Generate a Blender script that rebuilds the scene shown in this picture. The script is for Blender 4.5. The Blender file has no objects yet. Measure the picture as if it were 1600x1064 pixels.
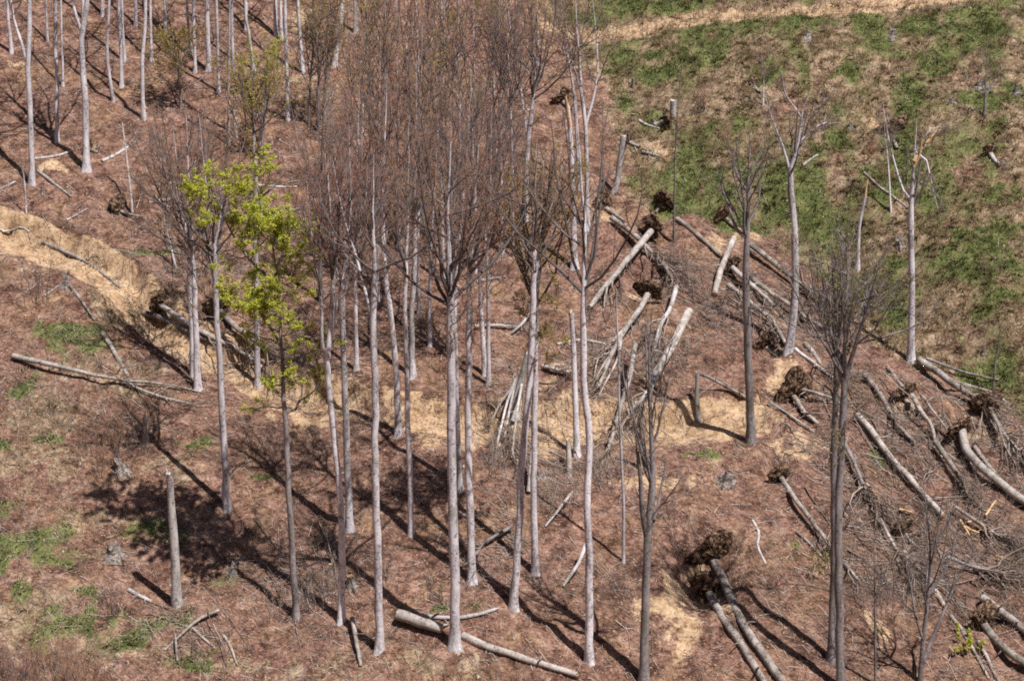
import bpy, math
import numpy as np
from mathutils import Vector

RNG = np.random.default_rng(7)
S = bpy.context.scene
COL = S.collection

# ------------------------------------------------------------------ camera, sky, sun, exposure
CAM = np.array([0.0, 0.0, 52.0])
PITCH = math.radians(16.0)
FPX = 3500.0                               # focal length in photo pixels (1600 wide)
cd = bpy.data.cameras.new('camera')
cd.sensor_width = 36.0
cd.lens = 36.0 * FPX / 1600.0
cd.clip_start, cd.clip_end = 0.5, 3000.0
cam = bpy.data.objects.new('camera', cd)
cam.location = CAM
cam.rotation_euler = (math.pi / 2 - PITCH, 0, 0)
COL.objects.link(cam)
S.camera = cam

SUN_EL = math.radians(62.0)
sh = np.array([0.70, -0.71]); sh /= np.hypot(*sh)
SUNV = np.array([sh[0] * math.cos(SUN_EL), sh[1] * math.cos(SUN_EL), math.sin(SUN_EL)])
w = bpy.data.worlds.new('World'); S.world = w; w.use_nodes = True
nt = w.node_tree
sky = nt.nodes.new('ShaderNodeTexSky'); sky.sky_type = 'NISHITA'; sky.sun_disc = False
sky.sun_elevation = SUN_EL
sky.sun_rotation = math.atan2(sh[0], sh[1])
sky.altitude = 500; sky.dust_density = 1.2
bg = nt.nodes['Background']; bg.inputs['Strength'].default_value = 0.055
nt.links.new(sky.outputs[0], bg.inputs[0])
sd = bpy.data.lights.new('sun', 'SUN'); sd.energy = 5.0; sd.angle = math.radians(0.55); sd.color = (1.0, 0.965, 0.94)
sun = bpy.data.objects.new('sun', sd); COL.objects.link(sun)
sun.rotation_euler = Vector(SUNV).to_track_quat('Z', 'Y').to_euler()
sun.location = (60, -20, 140)
S.view_settings.view_transform = 'Standard'
S.view_settings.look = 'None'
S.view_settings.exposure = 0.27
S.view_settings.gamma = 1.0
S.render.engine = 'CYCLES'
S.cycles.use_denoising = False
S.cycles.max_bounces = 4
S.cycles.diffuse_bounces = 2
S.cycles.use_adaptive_sampling = False
S.cycles.pixel_filter_type = 'BLACKMAN_HARRIS'
S.cycles.filter_width = 1.8

# ------------------------------------------------------------------ noise
_T = np.random.default_rng(3).random((256, 256)) * 2 - 1
def vnoise(x, y):
    xi = np.floor(x).astype(int); yi = np.floor(y).astype(int)
    fx = x - xi; fy = y - yi
    fx = fx * fx * (3 - 2 * fx); fy = fy * fy * (3 - 2 * fy)
    a = _T[xi & 255, yi & 255]; b = _T[(xi + 1) & 255, yi & 255]
    c = _T[xi & 255, (yi + 1) & 255]; d = _T[(xi + 1) & 255, (yi + 1) & 255]
    return (a * (1 - fx) + b * fx) * (1 - fy) + (c * (1 - fx) + d * fx) * fy
def fbm(x, y, o=4):
    s = 0; a = 1.0; t = 0
    for k in range(o):
        s = s + a * vnoise(x * 2 ** k + 17.3 * k, y * 2 ** k - 9.1 * k); t += a; a *= .5
    return s / t
def sstep(a, b, x):
    t = np.clip((x - a) / (b - a), 0, 1)
    return t * t * (3 - 2 * t)

# ------------------------------------------------------------------ terrain
SL = 0.466
cp, sp = math.cos(PITCH), math.sin(PITCH)
def ray(px, py):
    u = (px - 800) / FPX; v = (532 - py) / FPX
    d = np.array([u, cp + v * sp, -sp + v * cp])
    return d
def base_at(px, py):                      # photo point on the plain slope, as (x, y)
    d = ray(px, py)
    t = (SL * (0 - 113) - CAM[2]) / (d[2] - SL * d[1])
    return np.array([d[0] * t, d[1] * t])
def scale_at(y):                          # photo pixels per metre for ground at distance y
    z = SL * (y - 113)
    return FPX / (y * cp - (z - CAM[2]) * sp)

def poly_w(pts):
    return np.array([base_at(*p) for p in pts])
def poly_dist(x, y, P):                   # distance to a polyline, signed (+ = uphill side), and position along it
    best = np.full(x.shape, 1e9); sg = np.zeros(x.shape); al = np.zeros(x.shape); acc = 0
    for a, b in zip(P[:-1], P[1:]):
        e = b - a; L = np.hypot(*e); e = e / L
        t = np.clip((x - a[0]) * e[0] + (y - a[1]) * e[1], 0, L)
        dx = x - a[0] - e[0] * t; dy = y - a[1] - e[1] * t
        d = np.hypot(dx, dy)
        m = d < best
        best = np.where(m, d, best)
        sg = np.where(m, np.sign(e[0] * (y - a[1]) - e[1] * (x - a[0])), sg)
        al = np.where(m, acc + t, al); acc += L
    return best * sg, al, acc

TRACK = poly_w([(-120, 320), (-40, 345), (50, 368), (120, 395), (190, 440), (260, 500), (330, 545), (420, 590), (520, 622), (640, 655),
                (760, 665), (880, 665), (1000, 662), (1120, 655), (1230, 650)])
HAUL = poly_w([(860, 8), (940, 20), (1040, 26), (1180, 30), (1320, 36), (1420, 34), (1500, 24), (1640, 5), (1750, -20)])
EDGE = poly_w([(820, -80), (868, 0), (925, 100), (955, 200), (980, 290), (1090, 318), (1210, 340), (1300, 450), (1400, 540), (1500, 590), (1600, 640), (1800, 740)])
_o = np.argsort(EDGE[:, 1])
def edge_x(y):
    return np.interp(y, EDGE[_o, 1], EDGE[_o, 0])

PITS = []                                 # (x, y, radius, depth) hollows torn by uprooted trees
def H0(y):
    z = SL * (y - 113.0)
    z = np.where(y > 205, SL * 92 + 0.22 * (y - 205), z)
    lo = SL * (62 - 113.0)
    z = np.where(y < 62, lo + (62 - y) * 1.1 * sstep(62, 40, y), z)
    return z
def H(x, y, fine=True):
    x = np.asarray(x, float); y = np.asarray(y, float)
    z = H0(y)
    z = z + 1.0 * fbm(x / 17 + 3.1, y / 17 + 8.2, 2) + .32 * fbm(x / 4.6 - 2, y / 4.6 + 5, 2)
    # shallow gully between the wood and the clearing
    g = x - edge_x(y)
    inv = sstep(60, 80, y) * sstep(230, 190, y)
    z = z - 1.5 * np.exp(-((g - 3) / 6.0) ** 2) * inv + 0.05 * np.clip(g - 3, 0, 60) * inv
    # bench of the forest track cut into the slope, with its bank
    d, al, tot = poly_dist(x, y, TRACK)
    d = d + .5 * fbm(x / 2.3, y / 2.3, 2) + .25 * vnoise(x * 1.7, y * 1.7)
    prof = np.where(d < 0.6, sstep(-3.4, 0.6, d), 1 - sstep(0.6, 1.25, d))
    A = (1.15 - .1 * sstep(30, 20, al)) * (0.75 + .5 * vnoise(al / 5.0, al * 0 + 3.3))
    z = z - A * prof * sstep(0, 3, tot - al + 0 * x)
    z = z + .30 * np.exp(-((d - 1.55) / .32) ** 2) * sstep(0, 3, tot - al) - .16 * (np.exp(-((d + .5) / .22) ** 2) + np.exp(-((d - .45) / .2) ** 2)) * sstep(40, 30, al)
    d2, _, _ = poly_dist(x, y, HAUL)
    z = z - .5 * np.where(d2 < .8, sstep(-2.6, .8, d2), 1 - sstep(.8, 2, d2))
    for (a, b, r, dp) in PITS:
        q = (x - a) ** 2 + (y - b) ** 2
        z = z - dp * np.exp(-q / (r * r)) + .35 * dp * np.exp(-((np.sqrt(q) - 1.7 * r) / (.5 * r)) ** 2)
    if fine:
        z = z + (.26 * np.maximum(0, vnoise(x * 1.05 + 3, y * 1.05)) + .14 * np.maximum(0, vnoise(x * 2.3, y * 2.3 + 9))) * sstep(0, 3, g) * inv
        rough = .75 + .5 * vnoise(x / 6.1 + 5, y / 6.1)
        z = z + rough * (.17 * fbm(x / 1.5, y / 1.5, 2) + .085 * vnoise(x * 1.55 + 7, y * 1.55) + .05 * np.abs(vnoise(x * 2.7, y * 2.7)))
    return z
def at(px, py, lift=0.0):                 # photo point -> place on the ground (or on a level LIFT metres above it)
    d = ray(px, py)
    t = np.linspace(70, 330, 261)
    for _ in range(3):
        P = CAM[None] + t[:, None] * d[None]
        f = P[:, 2] - H(P[:, 0], P[:, 1]) - lift
        i = np.argmax(f < 0)
        if i == 0: i = len(t) - 1
        t = np.linspace(t[i - 1], t[i], 17)
    return CAM + t[8] * d
def on_plane(px, py, y):                  # photo point at the distance of a tree's base
    d = ray(px, py)
    return CAM + d * (y / d[1])

# ------------------------------------------------------------------ mesh collector
class MB:
    def __init__(s): s.v = []; s.f = []; s.m = []; s.t = []; s.n = 0
    def add(s, v, f, mat=0, tint=.5):
        v = np.asarray(v, float).reshape(-1, 3); f = np.asarray(f, int)
        s.v.append(v); s.f.append(f + s.n); s.m.append(np.full(len(f), mat))
        s.t.append(np.broadcast_to(np.asarray(tint, float), (len(v),)).copy()); s.n += len(v)
    def mesh(s, name, mats, smooth=True, origin=(0, 0, 0)):
        v = np.concatenate(s.v) - np.asarray(origin)
        me = bpy.data.meshes.new(name)
        me.vertices.add(len(v)); me.vertices.foreach_set('co', v.astype(np.float32).ravel())
        lt = np.concatenate([np.full(len(f), f.shape[1]) for f in s.f])
        idx = np.concatenate([f.ravel() for f in s.f])
        me.loops.add(len(idx)); me.loops.foreach_set('vertex_index', idx.astype(np.int32))
        me.polygons.add(len(lt))
        st = np.concatenate([[0], np.cumsum(lt)[:-1]])
        me.polygons.foreach_set('loop_start', st.astype(np.int32))
        me.polygons.foreach_set('material_index', np.concatenate(s.m).astype(np.int32))
        me.polygons.foreach_set('use_smooth', np.full(len(lt), smooth))
        a = me.attributes.new('tint', 'FLOAT', 'POINT'); a.data.foreach_set('value', np.concatenate(s.t).astype(np.float32))
        for m in mats: me.materials.append(m)
        me.update(calc_edges=True)
        return me
    def obj(s, name, mats, parent=None, smooth=True, origin=(0, 0, 0)):
        o = bpy.data.objects.new(name, s.mesh(name, mats, smooth, origin)); COL.objects.link(o)
        if parent is not None: o.parent = parent
        else: o.location = origin
        return o
def nrm(a): return a / np.maximum(np.linalg.norm(a, axis=-1, keepdims=True), 1e-9)
def tubes(P, R, k, tip=False, lump=0.0):
    P = np.asarray(P, float); R = np.asarray(R, float); N, Sg, _ = P.shape
    T = nrm(np.gradient(P, axis=1)); mT = nrm(T.mean(1))
    ref = np.where(np.abs(mT[:, 2:3]) < .8, np.array([[0, 0, 1.]]), np.array([[1., 0, 0]]))
    U = nrm(np.cross(T, ref[:, None, :])); V = np.cross(T, U)
    a = np.arange(k) * 2 * math.pi / k
    RR = R[:, :, None] * np.ones(k)
    if lump: RR = RR * (1 + lump * RNG.standard_normal(RR.shape))
    ring = P[:, :, None] + RR[..., None] * (np.cos(a)[:, None] * U[:, :, None] + np.sin(a)[:, None] * V[:, :, None])
    j = np.arange(k); j2 = (j + 1) % k
    if not tip:
        b = (np.arange(N)[:, None, None] * Sg + np.arange(Sg - 1)[None, :, None]) * k
        q = np.stack([b + j, b + j2, b + k + j2, b + k + j], -1).reshape(-1, 4)
        return ring.reshape(-1, 3), [q], Sg * k
    per = (Sg - 1) * k + 1
    v = np.concatenate([ring[:, :-1].reshape(N, -1, 3), P[:, -1:]], 1).reshape(-1, 3)
    o = np.arange(N)[:, None] * per
    out = []
    if Sg > 2:
        b = o[:, :, None] + np.arange(Sg - 2)[None, :, None] * k
        out.append(np.stack([b + j, b + j2, b + k + j2, b + k + j], -1).reshape(-1, 4))
    b = o + (Sg - 2) * k
    out.append(np.stack([b + j, b + j2, np.broadcast_to(o + per - 1, (N, k))], -1).reshape(-1, 3))
    return v, out, per
def add_tubes(mb, P, R, k, tip=False, mat=0, tint=.5, lump=0.0):
    v, fs, per = tubes(P, R, k, tip, lump)
    t = np.repeat(np.broadcast_to(np.asarray(tint, float), (len(P),)), per)
    n0 = mb.n
    for i, f in enumerate(fs):
        if i == 0: mb.add(v, f, mat, t)
        else:
            mb.f.append(f + n0); mb.m.append(np.full(len(f), mat))
def smooth_line(P, n):                    # Catmull-Rom through P, n samples
    P = np.asarray(P, float)
    if len(P) == 2: return P[0] + (P[1] - P[0]) * np.linspace(0, 1, n)[:, None]
    L = np.concatenate([[0], np.cumsum(np.linalg.norm(np.diff(P, axis=0), axis=1))])
    E = np.concatenate([[2 * P[0] - P[1]], P, [2 * P[-1] - P[-2]]])
    out = []
    for s in np.linspace(0, L[-1], n):
        i = min(np.searchsorted(L, s, 'right') - 1, len(P) - 2)
        t = (s - L[i]) / max(L[i + 1] - L[i], 1e-9)
        a, b, c, d = E[i:i + 4]
        out.append(.5 * (2 * b + (c - a) * t + (2 * a - 5 * b + 4 * c - d) * t * t + (3 * b - a - 3 * c + d) * t ** 3))
    return np.array(out)
UP = np.array([0, 0, 1.0])
def spawn(P, m, u0, u1, a0, a1, length, up, bias, curv, Sg, wig=.05, taper=.55):
    N, S0, _ = P.shape
    u = u0 + (u1 - u0) * (np.arange(m)[None] + RNG.random((N, m))) / m
    f = u * (S0 - 1); i = np.minimum(f.astype(int), S0 - 2); r = (f - i)[..., None]
    n = np.arange(N)[:, None]
    p = P[n, i] * (1 - r) + P[n, i + 1] * r
    T = nrm(P[n, i + 1] - P[n, i])
    q = nrm(np.cross(T, RNG.standard_normal((N, m, 3))))
    a = (a0 + (a1 - a0) * RNG.random((N, m)))[..., None]
    d = nrm(np.cos(a) * T + np.sin(a) * q + bias * up)
    L = np.asarray(length)[:, None] * (1 - taper * (u - u0) / max(u1 - u0, 1e-6)) * (.65 + .6 * RNG.random((N, m)))
    s = np.linspace(0, 1, Sg)[None, None, :, None]
    C = p[:, :, None] + d[:, :, None] * L[..., None, None] * s + up * (curv * L)[..., None, None] * s ** 2
    w_ = RNG.standard_normal(C.shape) * wig * L[..., None, None]; w_[:, :, 0] = 0
    return (C + w_).reshape(-1, Sg, 3), L.reshape(-1), u.reshape(-1)

# ------------------------------------------------------------------ materials
def mat(name, rough=.85, spec=.2):
    m = bpy.data.materials.new(name); m.use_nodes = True
    b = m.node_tree.nodes['Principled BSDF']; b.inputs['Roughness'].default_value = rough
    b.inputs['Specular IOR Level'].default_value = spec
    return m, m.node_tree, b
def N_(t, ty, **k):
    n = t.nodes.new(ty)
    for a, v in k.items():
        if a.startswith('i_'): n.inputs[a[2:].replace('_', ' ')].default_value = v
        else: setattr(n, a, v)
    return n
def ramp(t, fac, stops):
    r = t.nodes.new('ShaderNodeValToRGB'); e = r.color_ramp.elements
    while len(e) < len(stops): e.new(.5)
    for el, (p, c) in zip(e, stops):
        el.position = p; el.color = (*c, 1)
    t.links.new(fac, r.inputs[0]); return r.outputs[0]
def mix(t, fac, a, b, blend='MIX'):
    n = t.nodes.new('ShaderNodeMix'); n.data_type = 'RGBA'; n.blend_type = blend
    for sock, val in ((n.inputs[0], fac), (n.inputs[6], a), (n.inputs[7], b)):
        if hasattr(val, 'is_output'): t.links.new(val, sock)
        elif isinstance(val, (int, float)): sock.default_value = val
        else: sock.default_value = (*val, 1)
    return n.outputs[2]
def mth(t, op, a, b=None, c=None):
    n = t.nodes.new('ShaderNodeMath'); n.operation = op
    for s_, v in zip(n.inputs, (a, b, c)):
        if v is None: continue
        if hasattr(v, 'is_output'): t.links.new(v, s_)
        else: s_.default_value = v
    return n.outputs[0]
def noise(t, scale, detail=4, rough=.6, vec=None, dist=0):
    n = N_(t, 'ShaderNodeTexNoise'); n.inputs['Scale'].default_value = scale; n.inputs['Detail'].default_value = detail
    n.inputs['Roughness'].default_value = rough; n.inputs['Distortion'].default_value = dist
    if vec is not None: t.links.new(vec, n.inputs['Vector'])
    return n.outputs[0]
def bump(t, h, b, strength, dist):
    n = N_(t, 'ShaderNodeBump'); n.inputs['Strength'].default_value = strength; n.inputs['Distance'].default_value = dist
    t.links.new(h, n.inputs['Height']); t.links.new(n.outputs[0], b.inputs['Normal'])
def geo_pos(t, sx=1, sy=1, sz=1):
    g = N_(t, 'ShaderNodeNewGeometry'); m = N_(t, 'ShaderNodeMapping'); m.inputs['Scale'].default_value = (sx, sy, sz)
    t.links.new(g.outputs['Position'], m.inputs[0]); return m.outputs[0]
def tint(t):
    a = N_(t, 'ShaderNodeAttribute'); a.attribute_name = 'tint'; return a.outputs['Fac']

def bark_mat(name, lo, mid, hi, rings=True):
    m, t, b = mat(name, .8, .25)
    p = geo_pos(t, 1, 1, .35)
    n1 = noise(t, 1.6, 5, .65, p)
    n2 = noise(t, 9, 4, .6, geo_pos(t, 1, 1, .8))
    f = mth(t, 'ADD', mth(t, 'MULTIPLY', n1, .62), mth(t, 'MULTIPLY', n2, .38))
    c = ramp(t, f, [(.38, lo), (.47, mid), (.6, hi)])
    kn = noise(t, 3.4, 2, .5, geo_pos(t, 1, 1, .9))
    c = mix(t, mth(t, 'MULTIPLY', mth(t, 'GREATER_THAN', kn, .67), .6), c, (.06, .052, .048))
    if rings:                              # dark horizontal bark scars
        r = noise(t, 2.2, 3, .7, geo_pos(t, .8, .8, 6))
        c = mix(t, mth(t, 'MULTIPLY', mth(t, 'GREATER_THAN', r, .63), .55), c, (.09, .08, .075))
    oi = N_(t, 'ShaderNodeObjectInfo')
    c = mix(t, 1.0, c, ramp(t, oi.outputs['Random'], [(0, (.78, .77, .77)), (1, (1.12, 1.1, 1.1))]), 'MULTIPLY')
    # moss and lichen on some
    mo = noise(t, .9, 4, .6, geo_pos(t, 1, 1, .5))
    c = mix(t, mth(t, 'MULTIPLY', mth(t, 'GREATER_THAN', mo, .6), .4), c, (.15, .155, .09))
    t.links.new(c, b.inputs['Base Color'])
    bump(t, n2, b, .5, .03)
    return m
BARK = bark_mat('beech_bark', (.23, .205, .205), (.55, .51, .52), (.80, .755, .775))
BARKD = bark_mat('dark_bark', (.085, .072, .066), (.19, .165, .158), (.34, .305, .30))
DEAD = bark_mat('dead_bark', (.20, .175, .16), (.42, .385, .365), (.62, .585, .565), False)
LOGB = bark_mat('fallen_bark', (.085, .065, .053), (.24, .20, .172), (.47, .42, .38))

LOGP = bark_mat('pale_fallen_bark', (.20, .165, .14), (.39, .34, .30), (.56, .51, .47))

def simple(name, stops, scale=3.0, rough=.85, detail=3, use_tint=True, trans=0, bump_d=0):
    m, t, b = mat(name, rough, .15)
    n = noise(t, scale, detail, .6, geo_pos(t))
    f = mth(t, 'ADD', mth(t, 'MULTIPLY', n, .45), mth(t, 'MULTIPLY', tint(t), .55)) if use_tint else n
    c = ramp(t, f, stops)
    t.links.new(c, b.inputs['Base Color'])
    if trans:
        tr = N_(t, 'ShaderNodeBsdfTranslucent'); t.links.new(c, tr.inputs[0])
        ms = N_(t, 'ShaderNodeMixShader'); ms.inputs[0].default_value = trans
        t.links.new(b.outputs[0], ms.inputs[1]); t.links.new(tr.outputs[0], ms.inputs[2])
        t.links.new(ms.outputs[0], t.nodes['Material Output'].inputs[0])
    if bump_d: bump(t, n, b, .8, bump_d)
    return m
TWIG = simple('bud_twigs', [(.2, (.165, .092, .072)), (.5, (.305, .17, .128)), (.8, (.45, .272, .205))], .5)
BRANCH = simple('branch_bark', [(.2, (.07, .058, .054)), (.5, (.15, .125, .118)), (.8, (.30, .265, .255))], 2.0)
TWIGD = simple('dark_twigs', [(.2, (.07, .05, .045)), (.5, (.12, .085, .075)), (.8, (.19, .13, .11))], .5)
DEADTW = simple('dry_twigs', [(.15, (.10, .068, .05)), (.42, (.22, .162, .13)), (.62, (.41, .335, .285)), (.85, (.62, .55, .485))], 2.0)
LEAFG = simple('fresh_leaves', [(.2, (.36, .39, .04)), (.5, (.58, .61, .07)), (.8, (.76, .76, .17))], 1.0, .55, 2, True, .45)
LEAFO = simple('olive_buds', [(.2, (.20, .16, .04)), (.5, (.32, .27, .06)), (.8, (.44, .38, .10))], 1.0, .6, 2, True, .3)
def vary(m, stops):                        # each tree's twigs have their own shade
    t = m.node_tree; b = t.nodes['Principled BSDF']; src = b.inputs['Base Color'].links[0].from_socket
    oi = N_(t, 'ShaderNodeObjectInfo')
    t.links.new(mix(t, 1.0, src, ramp(t, oi.outputs['Random'], stops), 'MULTIPLY'), b.inputs['Base Color'])
vary(TWIG, [(0, (.62, .66, .72)), (.35, (.95, .85, .82)), (.7, (1.1, .98, .9)), (1, (.95, 1.05, .72))])
LITTER = simple('leaf_litter', [(.15, (.12, .055, .035)), (.45, (.255, .125, .08)), (.7, (.35, .20, .135)), (.92, (.46, .32, .23))], 6.0)
GRASS = simple('grass_blades', [(.12, (.065, .09, .028)), (.36, (.14, .16, .052)), (.50, (.25, .21, .10)), (.66, (.38, .28, .175)), (.9, (.58, .455, .315))], .7, .8, 2, True, .25)
SOIL = simple('torn_soil', [(.38, (.016, .010, .007)), (.46, (.07, .042, .028)), (.53, (.19, .118, .075)), (.62, (.42, .28, .175))], 4.5, .95, 8, False, 0, .5)
ROOTS = simple('torn_root_fibre', [(.2, (.05, .032, .024)), (.5, (.13, .085, .06)), (.85, (.30, .21, .15))], 3.0)
FRESH = simple('fresh_split_wood', [(.2, (.42, .24, .11)), (.5, (.60, .39, .20)), (.8, (.72, .54, .34))], 6.0, .75, 4, False, 0, .02)
STUMP = simple('weathered_stump', [(.32, (.06, .048, .04)), (.45, (.17, .14, .12)), (.56, (.31, .265, .235)), (.7, (.50, .45, .41))], 7, .9, 6, False, 0, .08)
STONE = simple('pale_stone', [(.2, (.30, .26, .22)), (.7, (.5, .46, .41))], 5, .9, 3)

# ground: torn sand, green cover, dry grass and leaf litter by place
def ground_mat():
    m, t, b = mat('hill_ground', .95, .08)
    a = N_(t, 'ShaderNodeAttribute'); a.attribute_name = 'cover'
    s = N_(t, 'ShaderNodeSeparateColor'); t.links.new(a.outputs['Color'], s.inputs[0])
    p = geo_pos(t)
    n_b = noise(t, .28, 5, .65, p, .6); n_m = noise(t, 1.1, 6, .72, p, .4); n_f = noise(t, 4.5, 5, .75, p); n_x = noise(t, 16, 3, .7, p)
    f = mth(t, 'ADD', mth(t, 'MULTIPLY', n_f, .36), mth(t, 'ADD', mth(t, 'MULTIPLY', n_m, .46), mth(t, 'MULTIPLY', n_x, .18)))
    lit = ramp(t, f, [(.40, (.05, .028, .023)), (.455, (.118, .062, .045)), (.505, (.235, .130, .096)), (.56, (.345, .207, .154)), (.63, (.52, .375, .29))])
    lit2 = ramp(t, f, [(.40, (.06, .036, .02)), (.455, (.16, .093, .052)), (.51, (.30, .185, .105)), (.6, (.47, .32, .20))])
    bl = N_(t, 'ShaderNodeMapRange'); bl.inputs['From Min'].default_value = .50; bl.inputs['From Max'].default_value = .72
    t.links.new(n_b, bl.inputs[0])
    lit = mix(t, bl.outputs[0], lit, lit2)
    damp = ramp(t, noise(t, .75, 4, .7, p, .8), [(.36, (.50, .47, .46)), (.5, (.95, .95, .95)), (.66, (1.15, 1.13, 1.1))])
    lit = mix(t, 1.0, lit, damp, 'MULTIPLY')
    hum_shade = ramp(t, f, [(.40, (.035, .022, .016)), (.46, (.085, .05, .036)), (.53, (.155, .092, .066)), (.62, (.32, .225, .165))])  # dark soil tone, also used for the painted shade of the brush
    lit = mix(t, mth(t, 'MULTIPLY', a.outputs['Alpha'], .85), lit, hum_shade)
    sand = ramp(t, f, [(.40, (.16, .09, .05)), (.455, (.32, .20, .115)), (.52, (.52, .355, .215)), (.62, (.68, .51, .34))])
    gre = ramp(t, f, [(.40, (.03, .04, .015)), (.46, (.085, .105, .034)), (.54, (.17, .18, .065)), (.62, (.33, .28, .15))])
    dry = ramp(t, f, [(.40, (.055, .034, .02)), (.45, (.17, .11, .06)), (.51, (.33, .235, .155)), (.57, (.45, .34, .24)), (.64, (.60, .48, .36))])
    dry = mix(t, 1.0, dry, damp, 'MULTIPLY')
    def msk(ch, k=.9):
        e = mth(t, 'ADD', s.outputs[ch], mth(t, 'MULTIPLY', mth(t, 'SUBTRACT', n_m, .5), k))
        e = mth(t, 'ADD', e, mth(t, 'MULTIPLY', mth(t, 'SUBTRACT', n_f, .5), k * .7))
        r = N_(t, 'ShaderNodeMapRange'); r.interpolation_type = 'SMOOTHSTEP'
        r.inputs['From Min'].default_value = .34; r.inputs['From Max'].default_value = .66
        t.links.new(e, r.inputs[0]); return r.outputs[0]
    c = mix(t, msk(2), lit, dry)
    c = mix(t, msk(1), c, gre)
    c = mix(t, msk(0, .7), c, sand)
    t.links.new(c, b.inputs['Base Color'])
    h = mth(t, 'ADD', mth(t, 'MULTIPLY', n_m, .5), mth(t, 'MULTIPLY', n_f, .5))
    bump(t, h, b, 1.0, .22)
    return m
GROUND = ground_mat()

# ------------------------------------------------------------------ ground cover by place (photo survey -> world)
def blobs(x, y, L):
    r = np.zeros(np.shape(x))
    x, y = x + 1.1 * fbm(x / 1.9 + 31, y / 1.9, 3), y + 1.4 * fbm(x / 1.9 - 13, y / 1.9 + 4, 3)
    rag = .66 + 1.0 * fbm(x / 1.0 + 3, y / 1.0 - 8, 4)
    for px, py, a, b in L:
        c = base_at(px, py); s = scale_at(c[1])
        q = ((x - c[0]) / (a / s)) ** 2 + ((y - c[1]) / (b / s * 1.28)) ** 2
        r = np.maximum(r, np.exp(-q * .8))
    return r * np.clip(rag, .25, 1.15)
SANDS = [(25, 105, 22, 10), (143, 232, 14, 10), (90, 275, 32, 8), (458, 25, 16, 45), (1070, 975, 75, 55), (1030, 770, 70, 12), (1120, 670, 130, 32), (720, 690, 95, 38), (640, 650, 60, 20),
         (880, 690, 60, 30), (1230, 600, 34, 18), (1225, 575, 20, 14), (470, 640, 50, 22), (100, 405, 70, 26), (230, 500, 60, 22), (20, 375, 60, 25), (870, 600, 30, 18), (1240, 700, 50, 20), (1440, 640, 25, 18), (1360, 990, 20, 45), (1160, 340, 40, 14), (1130, 370, 30, 16), (1210, 490, 26, 14), (390, 560, 30, 18), (290, 470, 26, 8), (940, 640, 60, 12), (1490, 610, 30, 16)]
SANDS += [(px, py + 4, 26 * r_, 14 * r_) for px, py, r_, dp_ in [(325, 478, 1.3, 0), (1033, 318, 1.2, 0), (1130, 338, 1.2, 0), (945, 322, 1.2, 0), (1012, 445, 1.4, 0), (1100, 890, 1.8, 0), (1098, 940, 1.5, 0), (1235, 612, 1.6, 0), (1390, 213, 1.2, 0), (1410, 640, 1.2, 0), (1535, 668, 1.5, 0), (1200, 548, 1, 0), (1530, 955, 1.3, 0), (1043, 195, .8, 0), (1175, 138, .7, 0)]]
GREENS = [(230, 990, 70, 26), (100, 990, 60, 20), (20, 880, 60, 30), (45, 600, 30, 14), (90, 700, 40, 14), (10, 800, 30, 12), (250, 830, 50, 16), (130, 930, 40, 12), (330, 1045, 60, 16), (30, 620, 40, 16), (170, 960, 70, 16), (300, 690, 30, 10), (400, 745, 40, 10), (20, 700, 30, 14), (1310, 900, 20, 20), (1100, 720, 30, 8), (700, 970, 30, 8), (1240, 860, 16, 14), (1370, 730, 20, 20), (130, 545, 55, 26), (95, 530, 45, 18), (150, 520, 30, 25), (60, 868, 85, 32), (110, 845, 50, 16), (225, 832, 42, 18), (235, 405, 34, 10), (30, 950, 40, 18), (1090, 82, 48, 26), (1030, 65, 40, 12), (1110, 105, 26, 18),
          (1090, 35, 90, 6), (955, 85, 16, 10), (1120, 200, 20, 30), (1095, 240, 22, 30), (1160, 255, 40, 40), (1170, 300, 40, 26), (1120, 260, 60, 26), (1450, 70, 80, 22), (1560, 70, 60, 36), (1470, 85, 40, 14), (1430, 255, 60, 22),
          (1395, 225, 40, 14), (1290, 250, 40, 18), (1300, 330, 50, 22), (1390, 390, 50, 24), (1470, 420, 55, 28), (1555, 400, 60, 34), (1560, 330, 50, 24), (1590, 440, 40, 26), (1520, 200, 60, 16), (1490, 140, 30, 10),
          (1310, 140, 30, 10), (1330, 100, 36, 10), (1560, 480, 50, 20), (1160, 210, 30, 20), (1500, 385, 40, 20), (1230, 310, 40, 20), (1350, 420, 50, 20), (1280, 60, 60, 8), (1150, 50, 60, 8), (1380, 300, 40, 16), (1585, 180, 30, 20), (1530, 560, 40, 12), (330, 1010, 30, 6), (360, 905, 20, 14)]
DRYS = [(60, 640, 90, 60), (40, 760, 110, 60), (60, 960, 120, 50), (150, 820, 60, 40), (120, 590, 60, 30), (200, 1000, 120, 40), (1000, 150, 60, 60), (1000, 260, 40, 40), (480, 1050, 60, 20), (250, 740, 60, 30), (470, 130, 40, 30), (520, 140, 30, 30), (650, 1055, 120, 16), (330, 1040, 80, 25), (220, 590, 50, 30), (150, 480, 40, 25)]
DARKS = [(1450, 850, 150, 110), (1330, 1000, 90, 60), (1520, 980, 90, 60), (170, 655, 70, 40), (60, 620, 50, 30), (480, 920, 80, 40), (740, 1052, 110, 14), (60, 1035, 110, 40), (560, 615, 80, 14), (1200, 950, 70, 50), (1230, 480, 60, 40), (1560, 560, 70, 26), (1490, 520, 40, 20), (800, 760, 60, 40), (1400, 700, 70, 50), (340, 880, 60, 30), (600, 520, 60, 30), (430, 690, 60, 30), (930, 940, 60, 40), (1120, 430, 60, 30), (1500, 30, 60, 10), (1200, 14, 120, 8)]  # dark soil, with shade of the brush painted into the ground colour
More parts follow.
